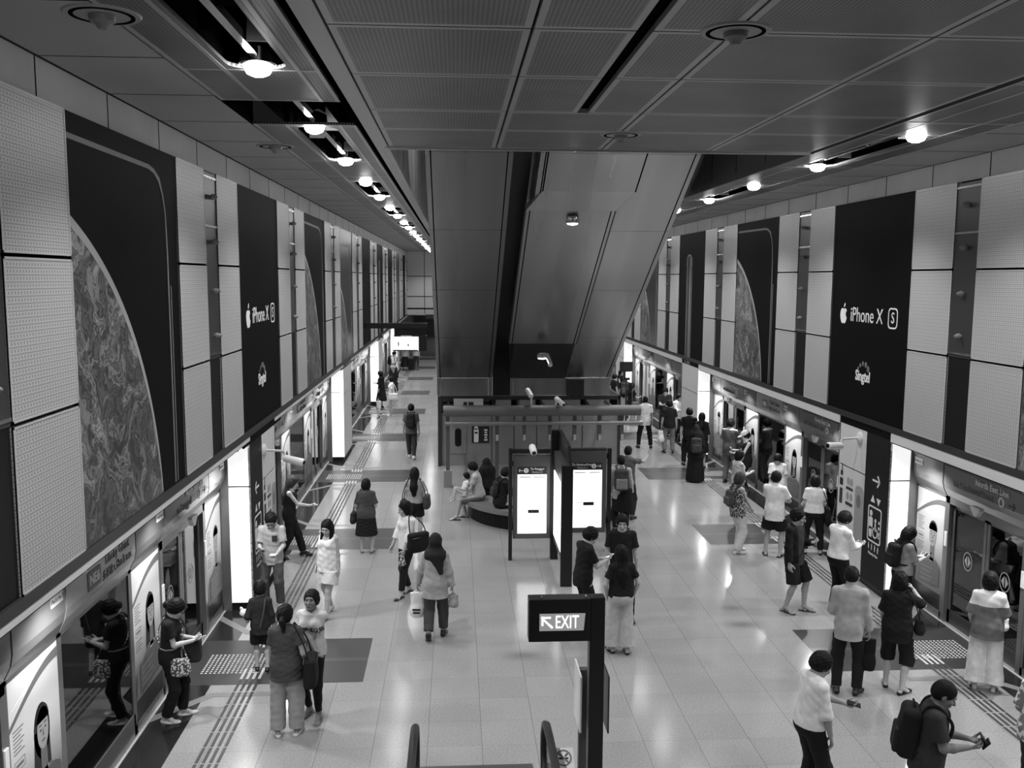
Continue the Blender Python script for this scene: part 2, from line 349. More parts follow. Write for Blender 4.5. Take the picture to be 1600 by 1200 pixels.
for nm, cx, x0, x1, g0, g1, sx0, sx1, gap in (('left', -1.70, -2.40, -1.19, -1.19, -1.11, -3.42, -2.42, (9.75, 11.2)), ('right', 5.77, 5.13, 6.50, 5.05, 5.11, 6.52, 7.5, None)):
    lm = MB(); y = 5.07
    while y < 64:
        end = y+6.28
        if gap and abs(y-5.07) < .1:
            stadium_panel(lm, x0, x1, y-.9, gap[0], cx, .25, y, y+3.25)
        elif gap and abs(y-11.35) < .1: stadium_panel(lm, x0, x1, gap[1], y+5.38, cx, .25, y, y+3.25)
        else: stadium_panel(lm, x0, x1, y-.9, y+5.38, cx, .25, y, y+3.25)
        y += 6.28
    lm.box(x0, x1, -8, 4.17, ZC, ZC+.03, 0)
    lm.box(x0-.02, x1+.02, -8, 66, ZC+.55, ZC+.6, 2)                  # dark plenum above
    for x in (cx-.33, cx+.3): lm.box(x, x+.02, 4, 66, ZC+.03, ZC+.55, 2)
    lm.box(cx-.035, cx+.035, 4.4, 66, ZC+.06, ZC+.13, 3)              # cable tray
    if nm == 'left':
        for x in (-2.42, -1.19): lm.box(x, x+.01, 9.6, 11.3, ZC, ZC+.5, 2)
        lm.box(-1.11, -.94, -8, 66, ZC, ZC+.04, 1)
        cmx = [(11.6, 14.4)]
    for kk in range(10):                                              # bright reflector leaves in each slot
        for q in range(3):
            ya = 5.35+6.28*kk+q*.95
            for sg in (-1, 1):
                lm.prism([(.05*sg, .05), (.25*sg, .05), (.27*sg, .42), (.14*sg, .46), (.05*sg, .40)][::sg], frame((1, 0, 0), (0, .25, .97), (cx, ya+.3*(sg > 0), ZC)), .01, 4 if (q+(sg > 0)) % 2 else 5)
    struct(lm.build('ceiling_lamp_strip', [cmesh, cborder, dark, steel, mat('reflector', .75, .4), dark]))
    so = MB(); so.box(sx0, sx1, -8, 66, ZC, ZC+.05, 0)
    for k in range(-9, 38):
        so.box(sx0, sx1, 7.95+1.57*k, 7.965+1.57*k, ZC-.002, ZC+.01, 1)
    struct(so.build('ceiling_soffit', [soff, dark]))
wm = MB()                                                             # sides of the stair well above
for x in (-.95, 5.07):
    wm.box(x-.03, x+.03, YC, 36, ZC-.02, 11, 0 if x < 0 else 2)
    for k in range(15): wm.box(x-.033, x+.033, 13.28+1.57*k, 13.3+1.57*k, ZC+.1, 11, 1)
wm.box(-.95, 5.07, 35.95, 36.05, ZC-.02, 11, 0); wm.box(-1, 5.1, YC-.05, 36, 11, 11.1, 1); wm.box(-.95, 5.07, YC-.06, YC, ZC+.2, 11, 0)
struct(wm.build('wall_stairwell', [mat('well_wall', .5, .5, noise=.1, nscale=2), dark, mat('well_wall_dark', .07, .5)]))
spot('well_fill_lamp', (.6, 19.5, 10.8), 170, 160, .5, .3)  # unseen lamp added to brighten the pale side of the stair well
# ------------------------------------------------------------------ side walls
class Side:
    def __init__(s, xf, d, nm): s.xf, s.d, s.nm = xf, d, nm
    def x(s, dep): return s.xf-s.d*dep
    def box(s, mb, d0, d1, y0, y1, z0, z1, m=0): return mb.box(s.x(d0), s.x(d1), y0, y1, z0, z1, m)
    def M(s, y, z, dep=0.): return frame((0, s.d, 0), (0, 0, 1), (s.x(dep), y, z))
SL, SR = Side(XL, 1, 'left'), Side(XR, -1, 'right')
Z0, Z1 = 3.09, 7.05
def spot_knob(parent, S):
    M = S.M(0, 0)
    R = M.to_3x3().to_4x4()
    k = MB(); k.lathe([(.03, 0), (.03, .02), (.045, .03), (.04, .06), (.018, .10), (.008, .11)], R, 14)
    return k
for S in (SL, SR):
    wb = MB(); S.box(wb, .08, .16, -8, 66, 3.0, ZC, 0)
    S.box(wb, .04, .08, -8, 66, Z1+.01, ZC, 1)
    for k in range(-9, 38): S.box(wb, .037, .06, 7.95+1.57*k, 7.967+1.57*k, Z1+.01, ZC, 2)
    wall = struct(wb.build('wall_'+S.nm, [dark, plain, dark]))
    base_panels = None; knob = None
    for k in range(-1, 9):
        ya = 11.52+6.28*k; yc = ya+1.57
        st = MB(); S.box(st, 0, .06, yc-.31, yc+.31, 4.45, Z1-.02, 0); S.box(st, .01, .06, yc-.31, yc+.31, Z0, 4.45, 1)
        for z in (4.49, 6.28, 6.95): S.box(st, -.012, .0, yc-.31, yc+.31, z, z+.03, 2)  # steel bars shaped in place of bright highlights across the strip
        so = struct(st.build('wall_cladding', [dsteel, black, steel]))
        for a, b in ((ya+.012, yc-.32), (yc+.32, ya+3.128)):
            for z0, z1 in ((Z0, 4.435), (4.465, 5.745), (5.775, Z1)):
                p = MB(); S.box(p, -.012, .06, a, b, z0, z1, 0)
                for zz in (z0, z1-.018): S.box(p, -.016, .0, a, b, zz, zz+.018, 1)
                for yy in (a, b-.018): S.box(p, -.016, .0, yy, yy+.018, z0, z1, 1)
                p.build('perforated_panel', [perf, mat('panel_edge', .6, .4, metal=.3)], so)
        for z in (4.77, 5.40, 6.08, 6.70):
            if knob is None:
                knob = spot_knob(so, S).build('spot_knob', grey, so, True); kk = knob
            else: kk = knob.copy(); COL.objects.link(kk); kk.parent = so
            kk.location = (S.x(0), yc, z)
# advertising boards -------------------------------------------------------
def ad_board(S, y0, y1, z0, label, art):
    t = thing('advertising_board', label, 'advertising board', (S.x(0), (y0+y1)/2, z0), 0, 'advertising boards on the %s wall' % S.nm)
    B = MB(); hw = (y1-y0)/2-.01
    B.box(S.d*.0, -S.d*.03, -hw, hw, 0, Z1-z0)
    tone = mat('board_black', .004, .6, spec=.07) if art != 'grey' else mat_zramp('board_fade', 0, 4, ((0, .14), (.2, .05), (.5, .012), (1, .015)))
    B.build('board', tone, t)
    def Mf(dep): return frame((0, S.d, 0), (0, 0, 1), (S.d*dep, 0, 0))       # in the thing's own space: x = reading direction from the middle
    Hh = Z1-z0
    def clipc(cx, cy, r, x0, x1, yb, yt, n=96):
        pts = []
        for i in range(n):
            a = 2*PI*i/n; px, py = cx+r*math.cos(a), cy+r*math.sin(a)
            pts.append((min(max(px, x0), x1), min(max(py, yb), yt)))
        out = []
        for p in pts:
            if not out or (abs(p[0]-out[-1][0])+abs(p[1]-out[-1][1])) > 1e-4: out.append(p)
        return out
    if art in ('planet', 'grey'):
        cx, cy, r = (-3.0, -.36, 3.70) if art == 'planet' else (-2.6, -.2, 2.9)
        D = MB(); D.prism(clipc(cx, cy, r, -hw, hw, .0, Hh-.1), Mf(.0002), .003); D.build('marbled_disc', marble, t)
        E = MB(); n = 90
        arc = [(a, cx+r*math.cos(a), cy+r*math.sin(a)) for a in np.linspace(-.2, 1.4, n)]
        arc = [q for q in arc if q[1] > -hw and q[2] > .01]
        o1 = [(q[1], q[2]) for q in arc]; o2 = [(cx+(r-.03-.07*max(0, math.sin(q[0])))*math.cos(q[0]), cy+(r-.03-.07*max(0, math.sin(q[0])))*math.sin(q[0])) for q in arc]
        o2 = [(max(p[0], -hw), max(p[1], .005)) for p in o2]
        E.prism(o1+o2[::-1], Mf(.0035), .001); E.build('pale_rim', inkm, t)
        fr = [(-hw, 3.72), (.6, 3.70), (.78, 3.67), (.93, 3.59), (1.04, 3.45), (1.11, 3.25), (1.14, 2.8), (1.145, 1.6), (1.14, .02)]
        fr2 = [(p[0]+.045*(1 if p[0] > .9 else .2), p[1]+(.05 if p[0] < 1 else 0)) for p in fr]
        G = MB(); G.prism(fr+fr2[::-1], Mf(.0002), .004); G.build('pale_outline', inkg, t)
        G = MB(); G.prism([(1.25, .02), (1.262, .02), (1.262, 2.4), (1.25, 2.4)], Mf(.0002), .004); G.build('edge_line', inkm, t)
    if art == 'text':
        P = t.matrix_basis
        # small fruit-shaped emblem with a bite and a leaf
        ap = [(0, -.165), (.05, -.18), (.10, -.15), (.145, -.07), (.105, -.035), (.088, .0), (.10, .04), (.135, .07), (.10, .105), (.05, .115), (0, .095), (-.05, .115), (-.105, .10), (-.14, .045), (-.148, -.02), (-.13, -.09), (-.095, -.15), (-.05, -.18)]
        A = MB(); A.prism([(p[0]-1.0, p[1]+2.10-3.09+3.09) for p in ap], Mf(.0002), .004)
        A.prism([(-1.0, 2.235), (-.985, 2.29), (-.945, 2.325), (-.935, 2.28), (-.96, 2.245)], Mf(.0002), .004); A.build('emblem', inkw, t)
        text('iPhone X', .385, P @ frame((0, S.d, 0), (0, 0, 1), (S.d*.002, S.d*-.03, 2.10)), inkw, parent=t, sx=.92)
        rr = MB(); ring2(rr, off2(rrect(.34, .36, .09), 1.0, 2.10), off2(rrect(.29, .31, .07), 1.0, 2.10), Mf(.0002), .004); rr.build('letter_box', inkw, t)
        text('S', .27, P @ frame((0, S.d, 0), (0, 0, 1), (S.d*.002, S.d*1.0, 2.10)), inkw, parent=t)
        text('Singtel', .27, P @ frame((0, S.d, 0), (0, 0, 1), (S.d*.002, S.d*-.05, .98)), inkw, parent=t, bold=.006, sx=.85)
        dts = MB()
        for i, (px, py, pr) in enumerate(((-.25, 1.12, .028), (-.17, 1.18, .034), (-.06, 1.22, .04), (.06, 1.21, .046), (.16, 1.14, .05))): dts.prism(ell2(px, py, pr, pr*1.15, 14), Mf(.0002), .004)
        dts.build('dotted_arc', inkg, t)
    if art == 'sides':
        G = MB()
        for x, w, g in ((-.55, .10, 0), (-.38, .05, 0), (-.22, .06, 1), (-.10, .12, 0), (.05, .03, 1)):
            G.prism(off2(rrect(w, Hh-.75, min(w/2-.001, .05)), x, (Hh-.75)/2), Mf(.0002), .004, g)
        oo = [(-.62, 3.2), (-.6, 3.42), (-.5, 3.52), (-.32, 3.55), (-.12, 3.52), (-.02, 3.42), (0, 3.2)]; ii = [(.04*(0-1)+p[0]*.82-.02, p[1]-.06) for p in oo]
        G.prism(oo+ii[::-1], Mf(.0002), .005, 1)
        G.build('device_edges', [inkg, inkm], t)
    return t
for S, arts in ((SL, ['planet', 'text', 'planet', 'grey', 'plain', 'sides', 'plain', 'grey', 'plain']), (SR, ['planet', 'text', 'planet', 'sides', 'grey', 'plain', 'grey', 'plain', 'plain'])):
    for k, art in enumerate(arts):
        y0 = 8.38+6.28*k
        look = {'planet': 'black board with a marbled disc', 'text': 'black board with white lettering', 'grey': 'dark board fading to grey', 'plain': 'plain dark board', 'sides': 'dark board with upright device edges'}[art]
        ad_board(S, y0, y0+3.14, 2.84 if k % 2 == 1 else Z0, look+', %s from the front on the %s wall' % (ORD[k], S.nm), art)
# door line ----------------------------------------------------------------
DEP = .51
PILL = [15.05+MOD*k for k in range(-1, 4)]
pc = 0
def pictogram_person(mb, M, x, y, h, m=0):
    mb.prism(ell2(x, y+h*.88, h*.11, h*.11, 14), M, .003, m); mb.prism(off2(rrect(h*.30, h*.45, h*.09, 3), x, y+h*.52), M, .003, m); mb.prism(off2(rrect(h*.22, h*.38, h*.05, 3), x, y+h*.19), M, .003, m)
def wheelchair(mb, M, x, y, h, m=0):
    mb.prism(ell2(x, y+h*.9, h*.10, h*.10, 14), M, .003, m); mb.prism(off2(rrect(h*.13, h*.42, h*.05, 3), x, y+h*.58), M, .003, m)
    mb.prism([(x, y+h*.48), (x+h*.28, y+h*.48), (x+h*.28, y+h*.38), (x, y+h*.38)], M, .003, m)
    mb.prism([(x+h*.2, y+h*.45), (x+h*.3, y+h*.45), (x+h*.48, y+h*.1), (x+h*.38, y+h*.08)], M, .003, m)
    ring2(mb, ell2(x, y+h*.28, h*.28, h*.28, 22), ell2(x, y+h*.28, h*.21, h*.21, 22), M, .003, m)
def arrow2(mb, M, x, y, s, ang, m=0, w=.09):
    c, sn = math.cos(ang), math.sin(ang)
    for q in ([(-.5, w/2), (-.5, -w/2), (.40, -w/2), (.40, w/2)], [(.5, 0), (.5-.07, -.07), (.08, .30), (.20, .38)][::1], [(.5, 0), (.5-.07, .07), (.08, -.30), (.20, -.38)]):
        mb.prism([(x+s*(p[0]*c-p[1]*sn), y+s*(p[0]*sn+p[1]*c)) for p in q], M, .003, m)
for S in (SL, SR):
    for k, y0 in enumerate(PILL):
        y1 = y0+2.1
        p = MB(); S.box(p, .03, .40, y0+.02, y1-.02, .0, .30, 1); S.box(p, .02, DEP+.35, y0+.01, y1-.01, .10, 2.83, 3)
        S.box(p, 0, .36, y0, y0+.03, .14, 2.12, 4); S.box(p, 0, .36, y0, y0+.03, 2.145, 2.84, 4)
        S.box(p, 0, .36, y1-.03, y1, .14, 2.84, 2)
        ys = y0+.92 if k == 1 else y0+.03
        if k == 1: S.box(p, -.004, .03, y0, ys, .14, 2.84, 3)
        for a, b in ((ys+.01, (ys+y1)/2 if k != 1 else y1-.001), ((ys+y1)/2+.008, y1-.001)):
            if b <= a: continue
            S.box(p, 0, .03, a, b, .14, 2.02, 2); S.box(p, 0, .03, a, b, 2.045, 2.84, 2)
            if k == 1: break
        o = struct(p.build('pillar', [white, blackm, offw, black, backlit]))
        if k == 1:
            g = MB(); M = S.M(y0+.46, 0, -.0045)
            arrow2(g, M, 0, 2.02, .30, 0 if S is SR else PI, w=.12)
            for dx, up in ((-.1, 1), (.12, -1)): g.prism([(dx-.08, 1.67-.05*up), (dx+.08, 1.67-.05*up), (dx, 1.67+.08*up)], M, .003)
            ring2(g, off2(rrect(.52, .66, .06), 0, 1.22), off2(rrect(.46, .60, .04), 0, 1.22), M, .003)
            pictogram_person(g, M, -.14, .97, .5); wheelchair(g, M, .04, .98, .36)
            for dy in (1.1, 1.2, 1.3): g.prism(off2(rrect(.05, .05, .01, 2), .18, dy), M, .003)
            for i in range(4): pictogram_person(g, M, -.18+.12*i, .74, .12)
            g.build('lift_sign', inkw, o)
            text('Priority Use', .075, S.M(y0+.46, .67, -.006), inkw, parent=o)
            n = MB(); M = S.M(y0+1.5, 0, -.001)
            for x, y, w, h in ((-.42, 1.87, .10, .09), (-.42, 1.70, .14, .14), (-.42, 1.42, .13, .30), (-.05, 1.63, .30, .05), (-.05, 1.33, .30, .06)): n.prism(off2(rrect(w, h, .01, 2), x*S.d*S.d, y), M, .003, 0)
            n.prism(off2(rrect(.03, .16, .01, 2), -.40, 1.98), M, .003, 0)
            for x in (-.12, .03):
                for y in (1.77, 1.48): n.prism(ell2(x, y, .055, .075, 16), M, .003, 1)
            n.prism(off2(rrect(.36, 1.15, .12), .38, 1.20), M, .003, 1); n.prism(ell2(.36, 1.48, .09, .13, 16), M, .004, 2)
            n.build('notice_print', [ink, inkm, inkg], o)
    # band and rail over the doors
    r = MB(); S.box(r, -.02, DEP+.2, -8, 66, 2.98, Z0-.002, 0)
    zb = 2.91 if S is SL else 2.82
    struct(r.build('trim_1' if S is SL else 'trim_2', charc))
    r = MB()
    for y0, y1 in zip([-8]+[p+2.1 for p in PILL], PILL+[66]):
        S.box(r, -.015, .10, y0, y1, zb, 2.98, 0); S.box(r, .10, DEP, y0, y1, 2.93, 2.98, 1); S.box(r, .0, .10, y0, y1, zb-.02, zb, 2)
    struct(r.build('trim_3' if S is SL else 'trim_4', [rail_l, offw, dark]))
    s = MB(); S.box(s, DEP-.03, DEP+.30, -8, 66, -.02, .016, 0); S.box(s, DEP-.05, DEP-.03, -8, 66, -.02, .014, 1)
    struct(s.build('trim_5' if S is SL else 'trim_6', [mat('sill_metal', .42, .35, metal=.6), lgrey]))
    tn = MB(); S.box(tn, DEP+3.4, DEP+3.5, -8, 66, -1.2, 4, 0); S.box(tn, DEP+.3, DEP+3.5, -8, 66, -1.3, -1.2, 0); S.box(tn, DEP+.2, DEP+3.5, -8, 66, 3.4, 3.5, 0)
    struct(tn.build('wall_tunnel', mat('tunnel_lining', .035, .8)))
DW = 0
def header(S, y0, y1, parent, tone):
    h = MB(); e = .016
    for d0, d1, z0, z1 in ((.41, .41, 2.32, 2.96), (.41, DEP-.01, 2.10, 2.32)):
        pass
    pr = [(S.x(.41), 2.96), (S.x(.41), 2.34), (S.x(.43), 2.24), (S.x(DEP-.012), 2.10), (S.x(DEP+.03), 2.10), (S.x(DEP+.03), 2.96)]
    vs = [(x, y, z) for y in (y0+e, y1-e) for x, z in pr]; n = len(pr)
    h.add(vs, [list(range(n)), list(range(n, 2*n))[::-1]]+[[i, n+i, n+(i+1) % n, (i+1) % n] for i in range(n)])
    o = h.build('header_panel', tone, parent)
    sm = MB(); S.box(sm, .43, DEP, y0, y1, 2.36, 2.95); S.box(sm, .46, DEP, y0, y1, 2.2, 2.36); sm.build('header_seam', dark, parent)
    bm = bmesh.new(); bm.from_mesh(o.data); bmesh.ops.recalc_face_normals(bm, faces=bm.faces); bm.to_mesh(o.data); bm.free()
    return o
hd1 = mat('header_grey', .22, .18, spec=.6); hd2 = mat('header_pale', .42, .2, spec=.6); hd3 = mat('header_dark', .13, .15, spec=.6)
frm = mat('door_frame_metal', .22, .3, metal=.6)
POST_N = 0
def poster(S, y0, y1, label, sex, grp):
    w = y1-y0-.10
    t = thing('poster', label, 'poster', (S.x(DEP), (y0+y1)/2, .12), 0, grp)
    M = frame((0, S.d, 0), (0, 0, 1), (S.d*.006, 0, 0))
    b = MB(); b.prism([(-w/2, 0), (w/2, 0), (w/2, 1.96), (-w/2, 1.96)], M, .003); b.build('sheet', postp2, t)
    a = MB()                                                      # white crest and grey arc
    th = np.linspace(0, 1, 18)
    up = [(-w/2+w*q, 1.52+.36*math.sin(q*PI/2)) for q in th]
    a.prism(up+[(w/2, 1.96), (-w/2, 1.64)], M @ Matrix.Translation((0, 0, .003)), .001, 0)
    a.prism(up+[(p[0], p[1]-.05-.05*i/18) for i, p in reversed(list(enumerate(up)))], M @ Matrix.Translation((0, 0, .0042)), .001, 1); a.build('arc_print', [inkw, inkg], t)
    f = MB(); T = lambda d: M @ Matrix.Translation((.04, -.42, .003+.0012*d)) @ Matrix.Diagonal((1.3, 1.36, 1, 1))
    # printed portrait: shoulders, neck, face, hair
    hx, hy = .06, 1.22
    if sex == 'f': f.prism(ell2(hx-.01, hy-.02, .125, .20, 24), T(0), .001, 0); f.prism([(hx-.13, hy), (hx+.10, hy), (hx+.12, hy-.42), (hx-.17, hy-.46)], T(0), .001, 0)
    f.prism([(-w/2+.10, .52), (w/2-.08, .52), (w/2-.10, .78), (hx+.10, .92), (hx-.10, .92), (-w/2+.14, .76)], T(1), .001, 1)
    f.prism([(hx-.05, .88), (hx+.055, .88), (hx+.05, 1.12), (hx-.045, 1.12)], T(2), .001, 2)
    f.prism([(hx-.06, .92), (hx, .78), (hx+.07, .92)], T(2), .001, 4)
    f.prism(ell2(hx, hy-.02, .088, .135, 28), T(3), .001, 3)
    f.prism(ell2(hx, hy+.03, .098, .115, 24, .15, PI-.15), T(4), .001, 0); f.prism(ell2(hx, hy+.05, .10, .12, 20, 0, PI), T(4), .001, 0)
    for sx in (-.038, .038): f.prism(ell2(hx+sx, hy-.01, .014, .006, 10), T(5), .001, 0); f.prism([(hx+sx-.022, hy+.02), (hx+sx+.022, hy+.022), (hx+sx+.02, hy+.028), (hx+sx-.02, hy+.026)], T(5), .001, 0)
    f.prism([(hx-.012, hy-.06), (hx+.012, hy-.06), (hx, hy+.0)], T(5), .001, 2); f.prism(ell2(hx, hy-.092, .03, .009, 12), T(5), .001, 1)
    f.build('portrait_print', [ink, inkg, inkg, mat('print_skin', .38, .5), inkw], t)
    T = lambda d: M @ Matrix.Translation((.0, 0, .003+.0012*d))
    g = MB(); xx = -w/2+.06
    for i in range(7): g.prism([(xx, 1.46-.035*i), (xx+.20-.03*(i % 3), 1.46-.035*i), (xx+.20-.03*(i % 3), 1.448-.035*i), (xx, 1.448-.035*i)], T(0), .001, 0)
    ring2(g, off2(rrect(.20, .10, .01, 2), xx+.10, 1.12), off2(rrect(.185, .085, .01, 2), xx+.10, 1.12), T(0), .001, 0)
    g.prism(off2(rrect(.14, .03, .005, 2), xx+.10, 1.12), T(0), .001, 0)
    for i in range(4): g.prism([(xx, 1.02-.04*i), (xx+.22-.04*(i % 2), 1.02-.04*i), (xx+.22-.04*(i % 2), 1.005-.04*i), (xx, 1.005-.04*i)], T(0), .001, 0)
    g.prism([(-w/2+.16, .34), (w/2-.06, .40), (w/2-.06, .74), (w/2-.18, .80), (-w/2+.16, .70)], T(6), .001, 1)
    for i in range(4): g.prism([(-w/2+.22, .64-.075*i), (-w/2+.62-.06*(i % 2), .66-.075*i), (-w/2+.62-.06*(i % 2), .63-.075*i), (-w/2+.22, .61-.075*i)], T(7), .001, 0)
    g.build('text_print', [inkg, mat('speech_panel', .11, .5)], t)
    return t
postp2 = mat_zramp('poster_sheet', .0, 1.96, ((0, .012), (.22, .03), (.30, .10), (.42, .36), (.6, .66), (1, .78)))
wn = 0; dn = 0
for S in (SL, SR):
    pk = 0
    for n in range(0, 4):
        c = 9.84+MOD*n
        segs = [('g', -.98, .98), ('p', .98, 2.08), ('d', 2.08, 4.22), ('p', 4.22, 5.20), ('p', -2.08, -.98), ('d', -4.22, -2.08), ('p', -5.20, -4.22)]
        for kind, a, b in sorted(segs, key=lambda q: q[1]):
            a += c; b += c
            fr = MB()
            if kind == 'd':
                dn += 1
                S.box(fr, DEP-.02, DEP+.12, a, a+.10, 0, 2.12); S.box(fr, DEP-.02, DEP+.12, b-.10, b, 0, 2.12); S.box(fr, DEP-.02, DEP+.12, a, b, 2.0, 2.13)
                D = struct(fr.build('door_%d' % dn, frm))
                for la, lb in ((a+.10, (a+b)/2-.01), ((a+b)/2+.01, b-.10)):
                    lf = MB()
                    S.box(lf, DEP+.04, DEP+.08, la, la+.07, .02, 2.0, 0); S.box(lf, DEP+.04, DEP+.08, lb-.07, lb, .02, 2.0, 0); S.box(lf, DEP+.04, DEP+.08, la, lb, .02, .24, 1); S.box(lf, DEP+.04, DEP+.08, la, lb, 1.93, 2.0, 0)
                    L_ = lf.build('sliding_leaf', [frm, dsteel], D)
                    gp = MB(); S.box(gp, DEP+.055, DEP+.065, la+.07, lb-.07, .24, 1.93); gp.build('pane', pane_m, L_)
                    if c < 24:
                        dc = MB(); MM = S.M((la+lb)/2, 1.18, DEP+.052)
                        ring2(dc, ell2(0, 0, .125, .15, 24), ell2(0, 0, .112, .137, 24), MM, .002)
                        for sg in (-1, 1): dc.prism([(sg*.015, .09), (sg*.015, -.09), (sg*.085, 0)], MM, .002)
                        dc.build('warning_decal', inkm, L_)
                for yy, sg in ((a+.05, 1), (b-.05, -1)):
                    pl = MB(); S.box(pl, DEP-.035, DEP-.02, yy-.035, yy+.035, 1.28, 1.52); pl.build('door_button', white, D)
                h = header(S, a, b, D, hd1)
                lab = MB(); S.box(lab, .404, .41, a+.02, b-.02, 2.62, 2.8, 0); lab.build('line_strip', hd3, D)
                dl = MB(); MM = S.M((a+b)/2, 2.14, .40); dl.prism([(-.11, .05), (.11, .05), (.13, .02), (.03, -.09), (-.03, -.09), (-.13, .02)], MM, .07); dl.build('door_lamp', white, D)
                if c < 24:
                    ym = (a+b)/2
                    text('North East Line', .13, S.M(ym+.28*S.d, 2.54, .400), inkw, parent=D, bold=.004)
                    text('to HarbourFront' if S is SR else 'to Punggol', .16, S.M(ym-.22*S.d, 2.39, .405), inkg, parent=D)
                    arr = MB(); MM = S.M(ym, 2.39, .409)
                    arr.prism(ell2(.52, 0, .075, .075, 20), MM, .003, 0); arrow2(arr, MM, .78, 0, .16, 0, 1, .1); arr.build('door_number_disc', [inkw, ink], D)
                    text('6' if S is SR else '7', .13, S.M(ym+.52*S.d, 2.39, .4045), ink, parent=D)
            else:
                wn += 1
                S.box(fr, DEP-.012, DEP+.06, a, a+.05, .02, 2.12); S.box(fr, DEP-.012, DEP+.06, b-.05, b, .02, 2.12); S.box(fr, DEP-.012, DEP+.06, a, b, .02, .14 if kind == 'p' else .30); S.box(fr, DEP-.012, DEP+.06, a, b, 2.06, 2.12)
                Wd = struct(fr.build('window_%d' % wn, frm))
                gp = MB(); S.box(gp, DEP+.0, DEP+.012, a+.05, b-.05, .14 if kind == 'p' else .30, 2.06); gp.build('pane', pane_m, Wd)
                header(S, a, b, Wd, hd2 if kind == 'g' else hd1 if pk % 2 else hd3)
                if kind == 'p':
                    pk += 1
                    sex = 'f' if pk % 4 in (2, 3) else 'm'
                    if c < 60:
                        poster(S, a, b, 'portrait poster of a %s, %s from the front along the %s doors' % ('long-haired woman' if sex == 'f' else 'man with short hair', ORD[pk-1], S.nm), sex, 'portrait posters along the %s screen doors' % S.nm)
                    if c < 36:
                        q = MB(); yy = b-.2 if S is SR else b-.2
                        S.box(q, .402, .41, yy-.13, yy+.13, 2.47, 2.58, 0); q.build('platform_plate', inkw, Wd)
                        text('Platform %d' % (1 if S is SR else 2), .062, S.M(yy, 2.525, .4005), inkg, parent=Wd, t=.001)
                elif n == 0 or n == 1:
                    q = MB(); S.box(q, .402, .41, c-.28*S.d-.17, c-.28*S.d+.17, 2.33, 2.53, 0); q.build('code_plate', inkg, Wd)
                    text('NE6', .15, S.M(c-.28*S.d, 2.43, .401), inkw, parent=Wd, bold=.004)
                    text('Dhoby Ghaut', .155, S.M(c+.40*S.d, 2.52, .407), inkg, parent=Wd, sx=.85)
                    text('多美歌 டோபி காட்', .12, S.M(c+.40*S.d, 2.36, .407), inkg, parent=Wd, sx=.85)
    # end posts by the pillars and lamps under the overhang
    for y0 in PILL:
        q = MB(); S.box(q, .36, DEP+.06, y0-.02, y0+.1, .0, 2.9); S.box(q, .40, DEP+.06, y0+2.0, y0+2.14, .0, 2.9); struct(q.build('trim_%d' % (7+DW), frm)); DW += 1
    base = None; i = 0
    for n in range(0, 4):
        c = 9.84+MOD*n
        for dy in (-4.4, -1.5, 1.5, 4.4):
            i += 1
            lab = 'small round soffit lamp over the %s screen doors, %s from the front' % (S.nm, ORD[i-1])
            if base is None:
                base = thing('soffit_lamp', lab, 'soffit light', (S.x(.06), c+dy, 2.905 if S is SL else 2.815), 0, 'soffit lamps over the %s screen doors' % S.nm)
                MB().lathe([(.07, 0), (.075, -.02), (.06, -.025)]).build('trim_ring', steel, base, True); MB().lathe([(.058, -.005), (.055, -.022), (.001, -.026)]).build('lens', softlens, base, True)
                spot('lamp', (0, 0, -.05), SOFFIT_W, 150, .7, .05, base, (0, -S.d*.35, 0))
            else: dup(base, (S.x(.06), c+dy, base.location.z), None, lab)
# ------------------------------------------------------------------ end walls
e = MB(); e.box(-3.6, 7.7, 64.0, 64.2, 3.0, ZC+.1, 0)
for x in (-2.2, -.8, .6, 2.0, 3.4, 4.8, 6.2): e.box(x-.02, x+.02, 63.98, 64.0, 3.1, ZC, 1)
for z in (4.3, 5.7): e.box(-3.6, 7.7, 63.98, 64.0, z-.02, z+.02, 1)
e.box(-2.1, 7.7, 63.7, 64.2, 2.75, 3.05, 2); e.box(-4.3, 8.5, 92, 92.2, -.1, 4, 0); e.box(-4.3, 8.5, 64, 92, 3.4, 3.5, 0); e.box(-4.35, -4.1, 64, 92, -.1, 3.5, 0); e.box(8.2, 8.4, 64, 92, -.1, 3.5, 0)
struct(e.build('wall_far', [mat('end_panels', .45, .4), dark, charc]))
e = MB(); e.box(-8, 12, -8.2, -8, -2, 12, 0); struct(e.build('wall_back', mat('back_wall', .12, .7)))
for y in (70, 76, 82): spot('lamp_far', (1.5, y, 3.3), 160, 160, .6, .1)
